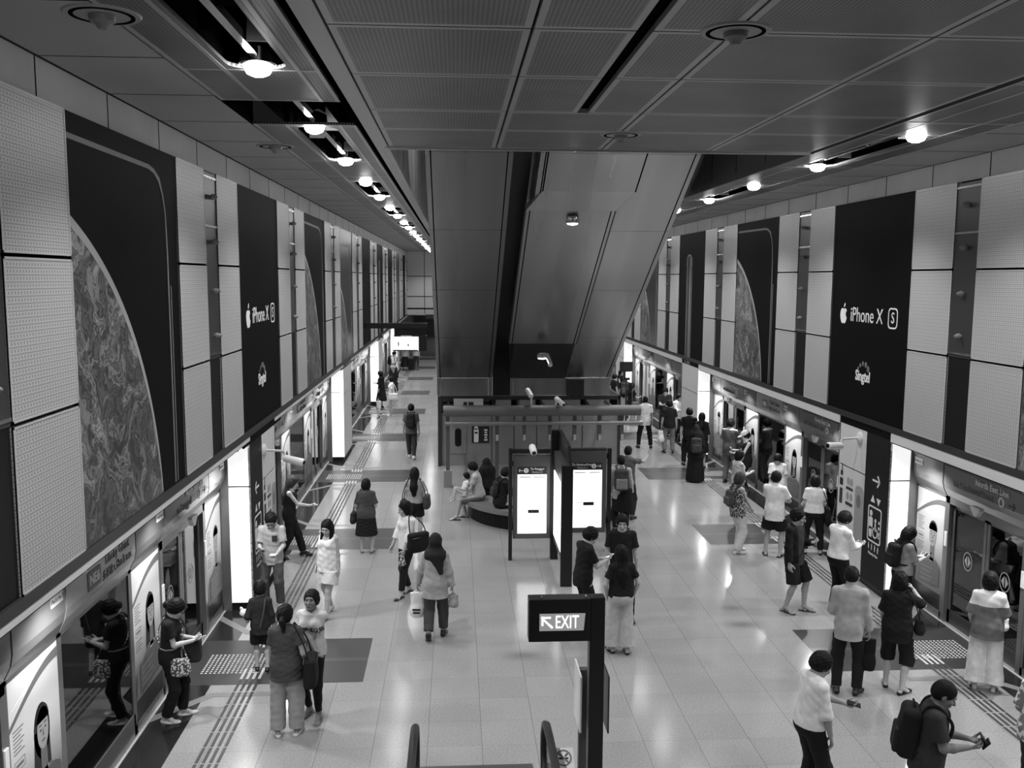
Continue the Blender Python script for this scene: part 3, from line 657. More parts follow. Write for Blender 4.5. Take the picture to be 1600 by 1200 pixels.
# ------------------------------------------------------------------ the two escalator undersides and the enclosure below
AN = math.radians(28.5); ca, sa = math.cos(AN), math.sin(AN)
def slope_pt(x, Y, off=0):     # on the sloped plane that passes Y=26.9, z=2.65; off = below it
    return (x, Y, 2.65+math.tan(AN)*(26.9-Y)-off/ca)
def slope_slab(mb, x0, x1, Ya, Yb, o0, o1, m=0):
    vs = [slope_pt(x, Y, o) for x in (x0, x1) for Y in (Ya, Yb) for o in (o0, o1)]
    mb.add(vs, [(0, 1, 3, 2), (4, 6, 7, 5), (0, 4, 5, 1), (2, 3, 7, 6), (0, 2, 6, 4), (1, 5, 7, 3)], m)
def truss(name, label, x0, x1, bm_):
    t = thing(name, label, 'escalator', ((x0+x1)/2, 26.9, 2.3)); L0 = t.location
    def done(mb, nm, m, par=t):
        mb.v = [(p[0]-L0[0], p[1]-L0[1], p[2]-L0[2]) for p in mb.v]; return mb.build(nm, m, par)
    b = MB(); slope_slab(b, x0, x1, 14.2, 26.9, -1.1, 0, 0); o = done(b, 'truss_body', bm_)
    s = MB()
    for x in (x0+.10, x1-.10): slope_slab(s, x-.012, x+.012, 14.2, 26.9, -.01, .004, 0)
    for Y in (17.2, 19.6, 22.0, 24.4): slope_slab(s, x0, x1, Y-.002, Y+.002, -.01, .0015, 0)
    if x0 > 1:
        for x in (1.72, 3.58): slope_slab(s, x-.014, x+.014, 14.2, 18.3, -.01, .004, 0)
    done(s, 'seams', dark)
    e = MB(); e.box(x0+.12, x1-.12, 26.9, 27.0, 2.12, 2.63, 0); e.box(x0, x0+.11, 26.9, 27.0, 2.12, 2.64, 0); e.box(x1-.11, x1, 26.9, 27.0, 2.12, 2.64, 0); done(e, 'end_fascia', brushd)
    return t, done
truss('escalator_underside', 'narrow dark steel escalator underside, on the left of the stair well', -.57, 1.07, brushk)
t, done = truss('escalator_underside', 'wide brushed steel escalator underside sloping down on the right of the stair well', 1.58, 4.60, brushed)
b = MB(); slope_slab(b, 1.42, 3.25, 18.7, 24.45, 0, .12, 0)
vs = [slope_pt(x, Y, o) for x, Y, o in ((1.72, 18.3, 0), (3.58, 18.3, 0), (3.25, 18.7, .12), (1.42, 18.7, .12), (1.42, 18.7, 0), (3.25, 18.7, 0))]
b.add(vs, [(0, 1, 2, 3), (0, 3, 4), (1, 5, 2), (0, 4, 5, 1), (2, 5, 4, 3)]); done(b, 'service_box', brushed)
b = MB(); slope_slab(b, 1.40, 1.43, 18.7, 24.45, -.01, .125, 0); slope_slab(b, 3.24, 3.27, 18.7, 24.45, -.01, .125, 0); done(b, 'box_edge', charc)
b = MB()
for x in (1.50, 3.17): slope_slab(b, x-.012, x+.012, 18.7, 24.45, .10, .124, 0)
done(b, 'box_seam', dark)
b = MB(); b.box(1.08, 1.6, 26.86, 26.9, 2.12, 4.3, 0); slope_slab(b, 1.58, 3.25, 24.45, 27.2, -.02, .01, 0); done(b, 'black_infill', blackm)  # flat black sheets put in for the darkness of recess and gap
b = MB(); slope_slab(b, 1.12, 1.5, 16, 26.6, -1.0, -.55, 0); done(b, 'gap_web', blackm)
# lamps fixed under the escalator
def ball_lamp(label, loc, w):
    t = thing('spotlight', label, 'spotlight', loc)
    MB().lathe([(.02, .12), (.12, .10), (.14, 0), (.12, -.05)], n=18).build('housing', steel, t, True)
    MB().lathe([(.115, -.04), (.10, -.07), (.001, -.09)], n=18).build('lens', lens, t, True)
    spot('lamp', (0, 0, -.14), w, 150, .8, .1, t); return t
p = slope_pt(2.45, 18.9, .12); ball_lamp('glowing round lamp under the middle of the right escalator underside', (p[0]-.05, p[1], p[2]-.08), 45)
ball_lamp('glowing spotlight at the lower end of the right escalator underside', (2.30, 24.3, 3.52), 8)
MB().tube([(2.44, 24.35, 3.55), (2.50, 24.1, 3.36), (2.5, 24.0, 3.30)], .06, 12).build('camera_tube', offw, None, True)
tag(bpy.data.objects['camera_tube'], 'small pale camera tube beside the lower spotlight under the escalator', 'camera')
# enclosure
e = MB(); e.box(-.48, 4.92, 26.95, 27.05, 0, 2.0, 0); e.box(-.55, -.45, 26.8, 33, 0, 2.1, 1); e.box(4.88, 4.95, 26.9, 33, 0, 2.1, 1); e.box(-.48, 4.92, 26.9, 27.1, 1.98, 2.10, 1)
e.box(-.45, 4.9, 26.93, 26.96, 1.60, 1.64, 2)
for k in range(3): e.box(-.42, .98, 26.9, 26.96, 1.70+.11*k, 1.76+.11*k, 1)
e.box(-.42, 4.85, 26.94, 26.96, 1.66, 2.0, 2)
for x in (1.06, 1.73, 2.42, 3.10, 3.80): e.box(x-.008, x+.008, 26.94, 26.96, 0, 1.6, 2)
for a, b in ((1.17, 1.63), (1.87, 2.36), (2.52, 2.98), (3.24, 3.72), (3.90, 4.6)): e.box(a, b, 26.88, 26.95, 1.66, 1.98, 0)
struct(e.build('wall_enclosure', [mat('enclosure_panel', .26, .4, metal=.2, noise=.08, nscale=2), charc, dark]))
c = thing('hose_cabinet', 'flush grey hose cabinet door with an oval black window', 'cabinet', (.05, 26.94, .35))
MB().box(-.25, .25, -.03, .0, 0, 1.12).build('door_panel', mat('cab', .26, .4, metal=.3), c, bevel=.008)
m = MB(); m.prism(rrect(.19, .55, .09), frame((1, 0, 0), (0, 0, 1), (0, -.031, .5)), .006); m.build('window', black, c)
m = MB(); m.box(.2, .23, -.05, -.03, .45, .55); m.build('handle', steel, c)
def sign_plate(name, label, loc, w, h, tone, draw, cat='sign', rz=0):
    t = thing(name, label, cat, loc, rz)
    MB().box(-w/2, w/2, -.012, .012, -h/2, h/2).build('plate', tone, t)
    g = MB(); draw(g, frame((1, 0, 0), (0, 0, 1), (0, -.0125, 0))); g.build('print', [inkw, ink, inkg], t); return t
def d1(g, M):
    g.prism(rrect(.14, .42, .03), M @ Matrix.Translation((-.13, -.02, 0)), .003, 0); g.prism(ell2(-.13, .2, .06, .06, 14), M, .003, 0); g.prism(rrect(.09, .06, .01), M @ Matrix.Translation((-.13, .06, .003)), .002, 1)
    for i in range(5): g.prism(off2(rrect(.10-.03*(i % 2), .05, .01), .16, .14-.075*i), M, .003, 0)
sign_plate('pictogram_sign', 'dark square sign with two white pictograms on the enclosure wall', (.72, 26.92, .93), .52, .5, ink, d1)
def d2(g, M): g.prism(rrect(.3, .26, .02), M, .003, 1); wheelchair(g, M @ Matrix.Translation((0, 0, .003)), -.02, -.11, .23, 0)
sign_plate('wheelchair_sign', 'grey plate with a wheelchair symbol on the enclosure louvres', (.36, 26.86, 1.80), .88, .46, mat('sign_grey', .6, .5), d2)
cb = thing('wall_box', 'dark equipment box on the steel fascia of the right escalator', 'box', (3.55, 26.85, 2.05)); MB().box(-.26, .26, -.1, .04, .0, .56).build('case', charc, cb, bevel=.01)
m = MB(); m.box(-.12, -.06, -.11, -.09, .04, .07); m.box(.08, .14, -.11, -.09, .04, .07); m.build('latch', black, cb)
# tube canopy on posts in front of it
cn = thing('tube_canopy', 'long steel tube canopy on slim posts before the enclosure', 'canopy', (2.3, 24, 0))
MB().tube([(-2.65, 0, 2.08), (2.65, 0, 2.08)], .145, 20).build('tube_beam', mat('tube_steel', .15, .55, metal=.3), cn, True)
MB().tube([(-2.6, 0, 1.74), (2.72, 0, 1.74)], .06, 12).build('lower_rail', mat('rail_steel', .26, .42, metal=.6), cn, True)
for k, x in enumerate((-.23, 1.09, 1.82, 2.51, 3.18, 3.86, 4.47)):
    m = MB(); m.box(x-2.3-.05, x-2.3+.05, .05, .13, .0 if k in (0, 1) else 1.25, 2.0); m.build('post', mat('post_steel', .13, .4, metal=.5), cn)
    if k: m = MB(); m.box(x-2.3-.035, x-2.3+.035, -.02, .05, 1.27, 1.42); m.build('tie', lgrey, cn)
    for yy in (.1,): m = MB(); m.box(x-2.3-.03, x-2.3+.03, .1, 2.9, 1.9, 1.97); m.build('bracket_arm', charc, cn)
m = MB(); m.box(-2.64, -2.42, -.04, .2, 0, .46); m.build('post_base', mat('base_box', .22, .5), cn)
# security cameras
def cctv(label, loc, rz, pitch, mount, ln=.36):
    t = thing('security_camera', label, 'camera', loc, rz)
    R = Matrix.Rotation(pitch, 4, 'X')
    b = MB(); b.lathe([(.01, -.0), (.062, .0), (.068, .03), (.068, ln), (.05, ln+.03), (.01, ln+.03)], R @ Matrix.Rotation(PI/2, 4, 'X'), 18); b.build('housing', white, t, True)
    l = MB(); l.lathe([(.001, .0), (.042, .002), (.042, -.004), (.001, -.004)], R @ Matrix.Rotation(PI/2, 4, 'X') @ Matrix.Translation((0, 0, ln+.034)), 16); l.build('lens', black, t)
    m = MB()
    if mount == 'wall': m.tube([(0, 0, .03), (0, 0, .10), (.0, .05, .12)], .02, 8); 
    elif mount == 'top': m.tube([(0, 0, .05), (0, .02, .16)], .03, 10)
    else: m.tube([(.0, 0, -.03), (0, .0, mount)], .025, 10)
    m.build('bracket', offw, t, True)
    return t
def wall_cam(S, y, z, rz, label, pitch):
    t = cctv(label, (S.x(-.36), y, z-.13), rz, pitch, 'wall')
    P = t.matrix_basis.inverted()
    P = (Matrix.Translation(t.location) @ Matrix.Rotation(rz, 4, 'Z')).inverted()
    m = MB(); m.tube([P @ Vector((S.x(-.36), y, z)), P @ Vector((S.x(-.02), y, z+.02))], .022, 10); m.build('arm', offw, t, True)
    m = MB(); m.lathe([(.11, 0), (.11, .02), (.06, .05), (.01, .05)], P @ frame((0, S.d, 0), (0, 0, 1), (S.x(0), y, z+.02)), 18); m.build('wall_rose', offw, t, True)
wall_cam(SL, 16.15, 2.52, math.radians(70), 'white tube security camera on an arm above the left lift pillar', math.radians(8))
wall_cam(SR, 16.25, 2.66, math.radians(-60), 'white tube security camera on an arm above the right lift pillar', math.radians(-6))
cctv('pale security camera standing on the tube canopy, left of the pair', (2.00, 24.0, 2.46), math.radians(200), math.radians(-30), -.26, .30)
cctv('pale security camera standing on the tube canopy, right of the pair', (2.66, 23.95, 2.42), math.radians(30), math.radians(22), -.20, .34)
cctv('white security camera perched on top of the left map board', (1.48, 17.50, 2.32), math.radians(5), math.radians(20), -.10, .22)
# ------------------------------------------------------------------ map boards
def map_board(label, x, y, w, rz, head, rows, arrow):
    t = thing('map_board', label, 'information board', (x, y, 0), rz)
    MB().box(-w/2, w/2, -.06, .06, .42, 2.12).build('case', mat('case_grey', .12, .35, metal=.4), t, bevel=.01)
    MB().box(-w/2+.09, w/2-.09, -.068, -.055, .53, 1.73).build('lit_map', screen, t)
    MB().box(-w/2+.09, w/2-.09, -.069, -.055, 1.74, 1.88).build('header_strip', mat('head_dark', .03, .3), t)
    g = MB(); M = frame((1, 0, 0), (0, 0, 1), (0, -.0692, 0)); a = -1 if arrow == 'left' else 1
    arrow2(g, M, a*(w/2-.15), 1.81, .09, PI if a < 0 else 0, 0, .14); g.prism(ell2(a*(w/2-.26), 1.81, .05, .05, 18), M, .002, 0); g.build('arrow_print', [inkw], t)
    text(head[0], .06, t.matrix_basis @ frame((1, 0, 0), (0, 0, 1), (-a*.10, -.0695, 1.84)), inkw, parent=t, bold=.002)
    text(head[1], .05, t.matrix_basis @ frame((1, 0, 0), (0, 0, 1), (-a*.10, -.0695, 1.775)), inkw, parent=t)
    text(head[2], .06, t.matrix_basis @ frame((1, 0, 0), (0, 0, 1), (a*(w/2-.26), -.0715, 1.81)), ink, parent=t)
    r = MB(); M = frame((1, 0, 0), (0, 0, 1), (0, -.0683, 0)); yb = rows
    r.prism(off2(rrect(.22, .016, .003, 2), -w/2+.24, 1.68), M, .001, 0); r.prism(off2(rrect(.22, .016, .003, 2), w/2-.24, 1.68), M, .001, 0)
    r.prism(off2(rrect(.22, .07, .004, 2), .03, yb), M, .001, 2)
    if arrow == 'left':
        r.prism([(-.004, yb), (.004, yb), (.004, 1.45), (-.004, 1.45)], M, .001, 1)
        for i in range(12): r.prism(off2(rrect(.09, .014, .003, 2), .07, yb+.1+.045*i), M, .001, 1)
        for i in (0, 1, 7): r.prism(off2(rrect(.12, .014, .003, 2), -.16, yb+.02+.06*i), M, .001, 1)
    else:
        for i in range(3): r.prism(off2(rrect(.13, .014, .003, 2), -.16, yb+.02-.15*i), M, .001, 1)
    r.build('route_print', [inkg, mat('faint_print', .5, .5, emit=.28), ink], t)
    return t
B1 = map_board('glowing map board with an arrow pointing left, behind the bench sitters', 1.50, 17.72, .76, 0, ('To Punggol', 'Platform 2', '7'), .98, 'left')
m = MB(); m.box(-.47, -.40, -.14, -.05, 0, 2.26); m.box(-.47, .36, -.10, -.02, 2.16, 2.24); m.box(-.42, -.38, -.06, .0, .6, .75); m.box(-.42, -.38, -.06, 0, 1.9, 2.0); m.build('frame', blackm, B1)
B2 = map_board('glowing map board with an arrow pointing right, beside the backpack man', 2.66, 18.1, .78, 0, ('To HarbourFront', 'Platform 1', '6'), 1.03, 'right')
m = MB(); m.box(.42, .50, -.02, .07, 0, 2.16); m.box(.36, .44, -.02, .03, .6, .72); m.box(.36, .44, -.02, .03, 1.95, 2.05); m.build('frame', blackm, B2)
m = MB(); m.box(-.39, .39, -.06, .06, 2.12, 2.17); m.build('cap', charc, B2)
tt = thing('map_board', 'dark board seen end-on between the two maps, its left face glowing', 'information board', (2.0, 16.0, 0))
m = MB(); m.box(-.11, .10, -.02, .06, 0, 2.24); m.build('end_post', blackm, tt)
m = MB(); m.box(-.13, .02, 1.60, 1.75, 0, 2.62); m.build('back_post', blackm, tt)
m = MB(); m.box(-.07, .07, .06, 1.60, .40, 2.22); m.build('case', mat('case_grey', 0), tt, bevel=.01)
m = MB(); m.box(-.085, -.065, .2, 1.5, .55, 1.85); m.build('lit_map', screen, tt)
m = MB(); m.prism([(.06, 2.24), (1.7, 2.26), (1.7, 2.62), (.3, 2.55)], Matrix(((0, 0, 1, .03), (1, 0, 0, 0), (0, 1, 0, 0), (0, 0, 0, 1))), .06); m.build('top_sign', blackm, tt)
# bench -------------------------------------------------------------------
bn = thing('stone_bench', 'curved granite bench with dark base behind the map boards', 'bench', (2.05, 21.35, 0))
def arc_ring(mb, r0, r1, a0, a1, z0, z1, n=40):
    o = [(r1*math.cos(a0+(a1-a0)*i/n), r1*math.sin(a0+(a1-a0)*i/n)) for i in range(n+1)]; q = [(r0*math.cos(a0+(a1-a0)*i/n), r0*math.sin(a0+(a1-a0)*i/n)) for i in range(n+1)]
    for i in range(n): mb.prism([q[i], o[i], o[i+1], q[i+1]], Matrix.Translation((0, 0, z0)), z1-z0)
m = MB(); arc_ring(m, 1.02, 1.95, 2.9, 6.6, .36, .46); m.build('seat_slab', stone, bn)
m = MB(); arc_ring(m, 1.16, 1.78, 3.0, 6.5, 0, .36); m.build('base', black, bn)
# ------------------------------------------------------------------ exit sign on its post, barriers
ex = thing('exit_sign', 'EXIT sign with an arrow on a tall black post by the escalator', 'sign', (1.38, 8.6, 0))
MB().box(-.075, .075, -.07, .07, 0, 2.49).build('post', blackm, ex, bevel=.006)
MB().box(-.68, -.076, -.09, .07, 2.06, 2.49).build('sign_case', blackm, ex, bevel=.008)
m = MB(); m.prism([(-.22, -.085), (.215, -.085), (.23, .088), (-.22, .088)], frame((1, 0, 0), (0, 0, 1), (-.355, -.0905, 2.26)), .004); m.build('lit_face', exitface, ex)
text('EXIT', .185, Matrix.Translation(ex.location) @ frame((1, 0, 0), (0, 0, 1), (-.305, -.096, 2.258)), exitlet, parent=ex, bold=.0, sx=.62)
g = MB(); M = frame((1, 0, 0), (0, 0, 1), (-.495, -.0955, 2.258))
for q in ([(-.055, .055), (-.055, .035), (.04, -.06), (.055, -.045)], [(-.06, .06), (.03, .06), (.03, .042), (-.06, .042)], [(-.06, .06), (-.042, .06), (-.042, -.03), (-.06, -.03)]): g.prism(q, M, .003)
g.build('arrow', exitlet, ex)
m = MB(); m.box(-.56, -.54, -.06, .0, 2.49, 2.50); m.box(-.12, -.10, -.06, 0, 2.49, 2.5); m.build('screw_cap', steel, ex)
m = MB(); m.prism([(0, 1.02), (.02, 1.0), (.46, .98), (.48, 1.0), (.48, 1.58), (.46, 1.6), (0, 1.6)], Matrix(((0, 0, 1, -.14), (1, 0, 0, .06), (0, 1, 0, .02), (0, 0, 0, 1))), .015); m.build('pale_side_plate', mat('pale_plate', .7, .5), ex)
m = MB(); m.prism([(0, 1.0), (.48, 1.0), (.48, 1.6), (0, 1.6)], Matrix(((0, 0, 1, .14), (1, 0, 0, .06), (0, 1, 0, .02), (0, 0, 0, 1))), .015); m.build('dark_side_plate', charc, ex)
ps = thing('barrier_post', 'grey square post just behind the EXIT sign post', 'post', (1.33, 9.1, 0)); MB().box(-.045, .045, -.045, .045, 0, 1.52).build('shaft', mat('post_grey', .10, .4, metal=.4), ps, bevel=.005)
MB().box(-.06, .06, -.06, .06, 0, .03).build('foot_plate', charc, ps)
# escalator that comes down under the camera
es = thing('escalator', 'escalator coming down below the viewpoint, black handrails at its foot', 'escalator', (.25, 8.6, 0))
m = MB(); m.box(-.78, .62, -.55, 1.32, -.02, .012); m.build('landing_plate', mat('plate_dark', .10, .4, metal=.6), es)
m = MB()
for k in range(19): m.box(-.5, .5, -.55-.40*(k+1), -.55-.40*k, -.1, .0+.215*(k+1)) if k > 0 else m.box(-.5, .5, -.95, -.55, -.1, .02)
m.build('steps', charc, es)
tr = math.tan(math.radians(29))
for sx in (-.69, .69):
    base = [(.62, .0), (.62, .28), (-.62, .28), (-8.4, .28+7.78*tr), (-8.4, 7.78*tr-.4), (-1.2, -.02), (-.9, 0)]
    m = MB(); m.prism(base, Matrix(((0, 0, 1, sx-.09), (1, 0, 0, 0), (0, 1, 0, 0), (0, 0, 0, 1))), .18); m.build('skirt', dsteel, es)
    gl = [(.55, .28), (.60, .5), (.55, .80), (.42, .90), (-.62, .93), (-8.4, .93+7.78*tr), (-8.4, .28+7.78*tr), (-.62, .28)]
    m = MB(); m.prism(gl, Matrix(((0, 0, 1, sx-.006), (1, 0, 0, 0), (0, 1, 0, 0), (0, 0, 0, 1))), .012); m.build('glass_panel', mat_glass('rail_glass', .06, .75) if 'rail_glass' not in bpy.data.materials else bpy.data.materials['rail_glass'], es)
    path = [(sx, .50, .27), (sx, .63, .36), (sx, .69, .55), (sx, .66, .74), (sx, .58, .87), (sx, .42, .94), (sx, .1, .96), (sx, -.62, .96), (sx, -2, .96+1.38*tr), (sx, -8.4, .96+7.78*tr)]
    m = MB(); m.tube(path, .042, 10); m.build('handrail', rubber, es, True)
m = MB(); m.prism([(0, 0), (1, 0), (1, .06), (0, .06)], Matrix(((1.4, 0, 0, -.7), (0, 0, 1, -8.4), (0, 1, 0, 4.2), (0, 0, 0, 1))), .05); m.build('top_comb', dsteel, es)
mz = MB(); mz.box(-3.4, 7.5, -8, .2, 3.9, 4.1); struct(mz.build('floor_mezzanine', floor_m))
def d3(g, M):
    ring2(g, ell2(0, 0, .085, .085, 24), ell2(0, 0, .068, .068, 24), M, .002, 2); g.prism([(-.06, .045), (-.045, .06), (.06, -.045), (.045, -.06)], M, .003, 2); g.prism(off2(rrect(.1, .02, .004, 2), 0, -.005), M, .002, 1); g.prism([(.02, .01), (.05, .04), (.04, .05), (.01, .02)], M, .002, 1)
sg = sign_plate('no_smoking_sign', 'small white plate with a struck-out round symbol beside the right handrail', (1.09, 8.78, .70), .21, .21, white, d3)
sg.rotation_euler = (math.radians(-50), 0, 0)
m = MB(); m.box(-.015, .015, .012, .03, -1.0, .0)
sgp = thing('sign_stake', 'thin steel stake that carries the small white plate', 'post', (1.09, 8.84, 0)); MB().box(-.012, .012, -.012, .012, 0, .68).build('shaft', steel, sgp)
# hanging screen on the left, far ------------------------------------------
hs = thing('hanging_screen', 'lit display screen hung from a dark beam on the left side', 'screen', (-2.0, 34, 0))
MB().box(-1.42, .92, -.08, .08, 3.72, 3.92).build('beam', blackm, hs)
MB().box(-.30, .86, -.03, .05, 3.35, 3.72).build('board', blackm, hs)
MB().box(-.32, .90, -.10, .12, 2.88, 3.46).build('case', blackm, hs)
MB().box(-.40, .60, -.13, -.10, 2.90, 3.42).build('screen', tvscr, hs)
g = MB(); M = frame((1, 0, 0), (0, 0, 1), (.1, -.131, 3.15)); g.prism(off2(rrect(.05, .16, .02), -.24, 0), M, .003); g.prism(off2(rrect(.05, .1, .02), .12, -.04), M, .003); g.prism([(-.48, -.25), (.48, -.25), (.48, -.21), (-.48, -.21)], M, .002); g.build('picture', inkg, hs)
MB().box(-.05, .35, -.135, -.09, 3.43, 3.46).build('top_light', inkw, hs)
hb = thing('pole_sign', 'small black sign box with a lit face on a pole, far right', 'sign', (6.55, 34.5, 0))
MB().box(-.26, .22, -.1, .1, 2.05, 2.42).build('case', blackm, hb); MB().box(-.12, .12, -.06, .06, 1.72, 2.05).build('lower_case', blackm, hb); MB().box(-.03, .03, -.03, .03, 0, 1.75).build('pole', charc, hb); MB().box(-.04, .10, -.08, -.05, 1.82, 2.04).build('lit_face', tvscr, hb)
# smoke detectors -----------------------------------------------------------
for loc, lab in (((2.04, 6.77, ZC), 'nearest round plate with a smoke detector on the middle ceiling seam'), ((2.07, 11.6, ZC), 'round plate with a smoke detector near the front lip of the ceiling'), ((-2.44, 6.7, ZC), 'round plate with a smoke detector at the left ceiling edge, nearest'), ((-2.49, 13.04, ZC), 'round plate with a smoke detector at the left ceiling edge, beyond the gap')):
    t = thing('smoke_detector', lab, 'smoke detector', loc, 0, 'smoke detectors')
    MB().lathe([(.26, .0), (.25, -.012), (.001, -.012)], n=32).build('plate', mat('detector_plate', .3, .5), t, True)
    m = MB(); ring2(m, ell2(0, 0, .215, .215, 32), ell2(0, 0, .185, .185, 32), Matrix.Translation((0, 0, -.016)), .006); m.build('dark_ring', dark, t)
    MB().lathe([(.09, -.01), (.085, -.05), (.05, -.07), (.03, -.10), (.001, -.10)], n=20).build('sensor', grey, t, True)
# ------------------------------------------------------------------ smooth bodies: distance fields turned into one surface
V3 = lambda *a: np.array(a, float)
def nrm(v): return v/max(np.linalg.norm(v), 1e-9)
def rx(a): c, s = math.cos(math.radians(a)), math.sin(math.radians(a)); return np.array([[1, 0, 0], [0, c, -s], [0, s, c]])
def rz_(a): c, s = math.cos(math.radians(a)), math.sin(math.radians(a)); return np.array([[c, -s, 0], [s, c, 0], [0, 0, 1]])
def ry(a): c, s = math.cos(math.radians(a)), math.sin(math.radians(a)); return np.array([[c, 0, s], [0, 1, 0], [-s, 0, c]])
class Fld:
    """list of shapes; each is evaluated near itself only, then joined with a soft minimum"""
    def __init__(s): s.ops = []
    def cap(s, a, b, ra, rb, k=.02, clip=None, R=None, sq=1.):   # tapered limb; clip = list of (point, outward normal); sq squashes along R's y
        s.ops.append(('cap', np.array(a), np.array(b), ra, rb, k, clip, R, sq)); return s
    def ell(s, c, r, R=None, k=.02, sub=False, clip=None): s.ops.append(('ell', np.array(c), np.array(r, float), np.eye(3) if R is None else R, k, sub, clip)); return s
    def box(s, c, h, R=None, r=.01, k=.01): s.ops.append(('box', np.array(c), np.array(h, float), np.eye(3) if R is None else R, r, k)); return s
    def fru(s, c, R, z0, z1, a0, b0, a1, b1, k=.02): s.ops.append(('fru', np.array(c), R, z0, z1, a0, b0, a1, b1, k)); return s
    def ext(s, op):
        t = op[0]
        if t == 'cap': m = max(op[3], op[4])*max(1, 1/op[8]); return np.minimum(op[1]-m, op[2]-m), np.maximum(op[1]+m, op[2]+m)
        if t == 'ell': e = np.sqrt(((op[3]*op[2])**2).sum(1)); return op[1]-e, op[1]+e
        if t == 'box': e = np.abs(op[3])@(op[2])+op[4]; return op[1]-e, op[1]+e
        c, R, z0, z1, a0, b0, a1, b1 = op[1:9]; m = max(a0, a1, b0, b1); p = np.array([c+R@V3(0, 0, z0), c+R@V3(0, 0, z1)]); return p.min(0)-m, p.max(0)+m
    def mesh(s, h, off=0., planes=(), wr=0., seed=0, wf=1.9):
        ext = [s.ext(o) for o in s.ops]; pad = off+wr+3*h
        lo = np.min([e[0] for e, o in zip(ext, s.ops) if not (o[0] == 'ell' and o[5])], 0)-pad; hi = np.max([e[1] for e, o in zip(ext, s.ops) if not (o[0] == 'ell' and o[5])], 0)+pad
        n = np.ceil((hi-lo)/h).astype(int)+1; F = np.full(n, .08, np.float32)
        ax = [(lo[i]+h*np.arange(n[i])).astype(np.float32) for i in range(3)]
        for op, (l, u) in zip(s.ops, ext):
            k = op[4] if op[0] == 'ell' else op[5] if op[0] in ('cap', 'box') else op[9]
            m = off+k+2*h+wr
            i0 = np.clip(((l-m-lo)/h).astype(int), 0, n-1); i1 = np.clip(((u+m-lo)/h).astype(int)+2, 1, n)
            if (i1 <= i0).any(): continue
            sl = tuple(slice(i0[i], i1[i]) for i in range(3)); X, Y, Z = ax[0][sl[0]][:, None, None], ax[1][sl[1]][None, :, None], ax[2][sl[2]][None, None, :]
            t = op[0]
            if t == 'cap':
                a, b, ra, rb, k, clip, R, sq = op[1:]
                px, py, pz = X-a[0], Y-a[1], Z-a[2]; d = b-a
                if R is not None and sq != 1.:
                    ey = R[:, 1]; q = (px*ey[0]+py*ey[1]+pz*ey[2])*(sq-1); px, py, pz = px+q*ey[0], py+q*ey[1], pz+q*ey[2]; d = d+ey*(d@ey)*(sq-1)
                dd = d@d+1e-12; tt = np.clip((px*d[0]+py*d[1]+pz*d[2])/dd, 0, 1)
                D = np.sqrt((px-tt*d[0])**2+(py-tt*d[1])**2+(pz-tt*d[2])**2)-(ra+(rb-ra)*tt)
            elif t == 'ell':
                c, r, R = op[1:4]; px, py, pz = X-c[0], Y-c[1], Z-c[2]
                q = [(px*R[0, j]+py*R[1, j]+pz*R[2, j]) for j in range(3)]
                k0 = np.sqrt(sum((q[j]/r[j])**2 for j in range(3))); k1 = np.sqrt(sum((q[j]/r[j]**2)**2 for j in range(3)))+1e-6
                D = k0*(k0-1)/k1; clip = op[6]
            elif t == 'box':
                c, hh, R, r = op[1:5]; px, py, pz = X-c[0], Y-c[1], Z-c[2]
                q = [np.abs(px*R[0, j]+py*R[1, j]+pz*R[2, j])-(hh[j]-r) for j in range(3)]
                D = np.sqrt(sum(np.maximum(v, 0)**2 for v in q))+np.minimum(np.maximum(np.maximum(q[0], q[1]), q[2]), 0)-r; clip = None
            else:
                c, R, z0, z1, a0, b0, a1, b1 = op[1:9]; px, py, pz = X-c[0], Y-c[1], Z-c[2]
                q = [(px*R[0, j]+py*R[1, j]+pz*R[2, j]) for j in range(3)]
                w = np.clip((q[2]-z0)/(z1-z0), 0, 1); A, B = a0+(a1-a0)*w, b0+(b1-b0)*w
                D = np.maximum((np.sqrt((q[0]/A)**2+(q[1]/B)**2)-1)*np.minimum(A, B), np.maximum(q[2]-max(z0, z1), min(z0, z1)-q[2])); clip = None
            D = D-off if not (t == 'ell' and op[5]) else D
            if clip:
                for p, nn in clip: D = np.maximum(D, (X-p[0])*nn[0]+(Y-p[1])*nn[1]+(Z-p[2])*nn[2])
            G = F[sl]
            if t == 'ell' and op[5]:
                hh = np.maximum(k-np.abs(G+D), 0)/max(k, 1e-6); F[sl] = np.maximum(G, -D)+hh*hh*k/4
            else:
                hh = np.maximum(k-np.abs(G-D), 0)/max(k, 1e-6); F[sl] = np.minimum(G, D)-hh*hh*k/4
        X, Y, Z = ax[0][:, None, None], ax[1][None, :, None], ax[2][None, None, :]
        if wr:
            rs = np.random.RandomState(seed+1)
            for i in range(4):
                kx, ky, kz = rs.uniform(-1, 1, 3)*V3(26, 26, 16+10*i)*wf; F += (wr*.45*np.sin(kx*X+ky*Y+kz*Z+rs.uniform(0, 6))).astype(np.float32)
        for p, nn in planes: F = np.maximum(F, ((X-p[0])*nn[0]+(Y-p[1])*nn[1]+(Z-p[2])*nn[2]).astype(np.float32))
        return nets(F, lo, h)
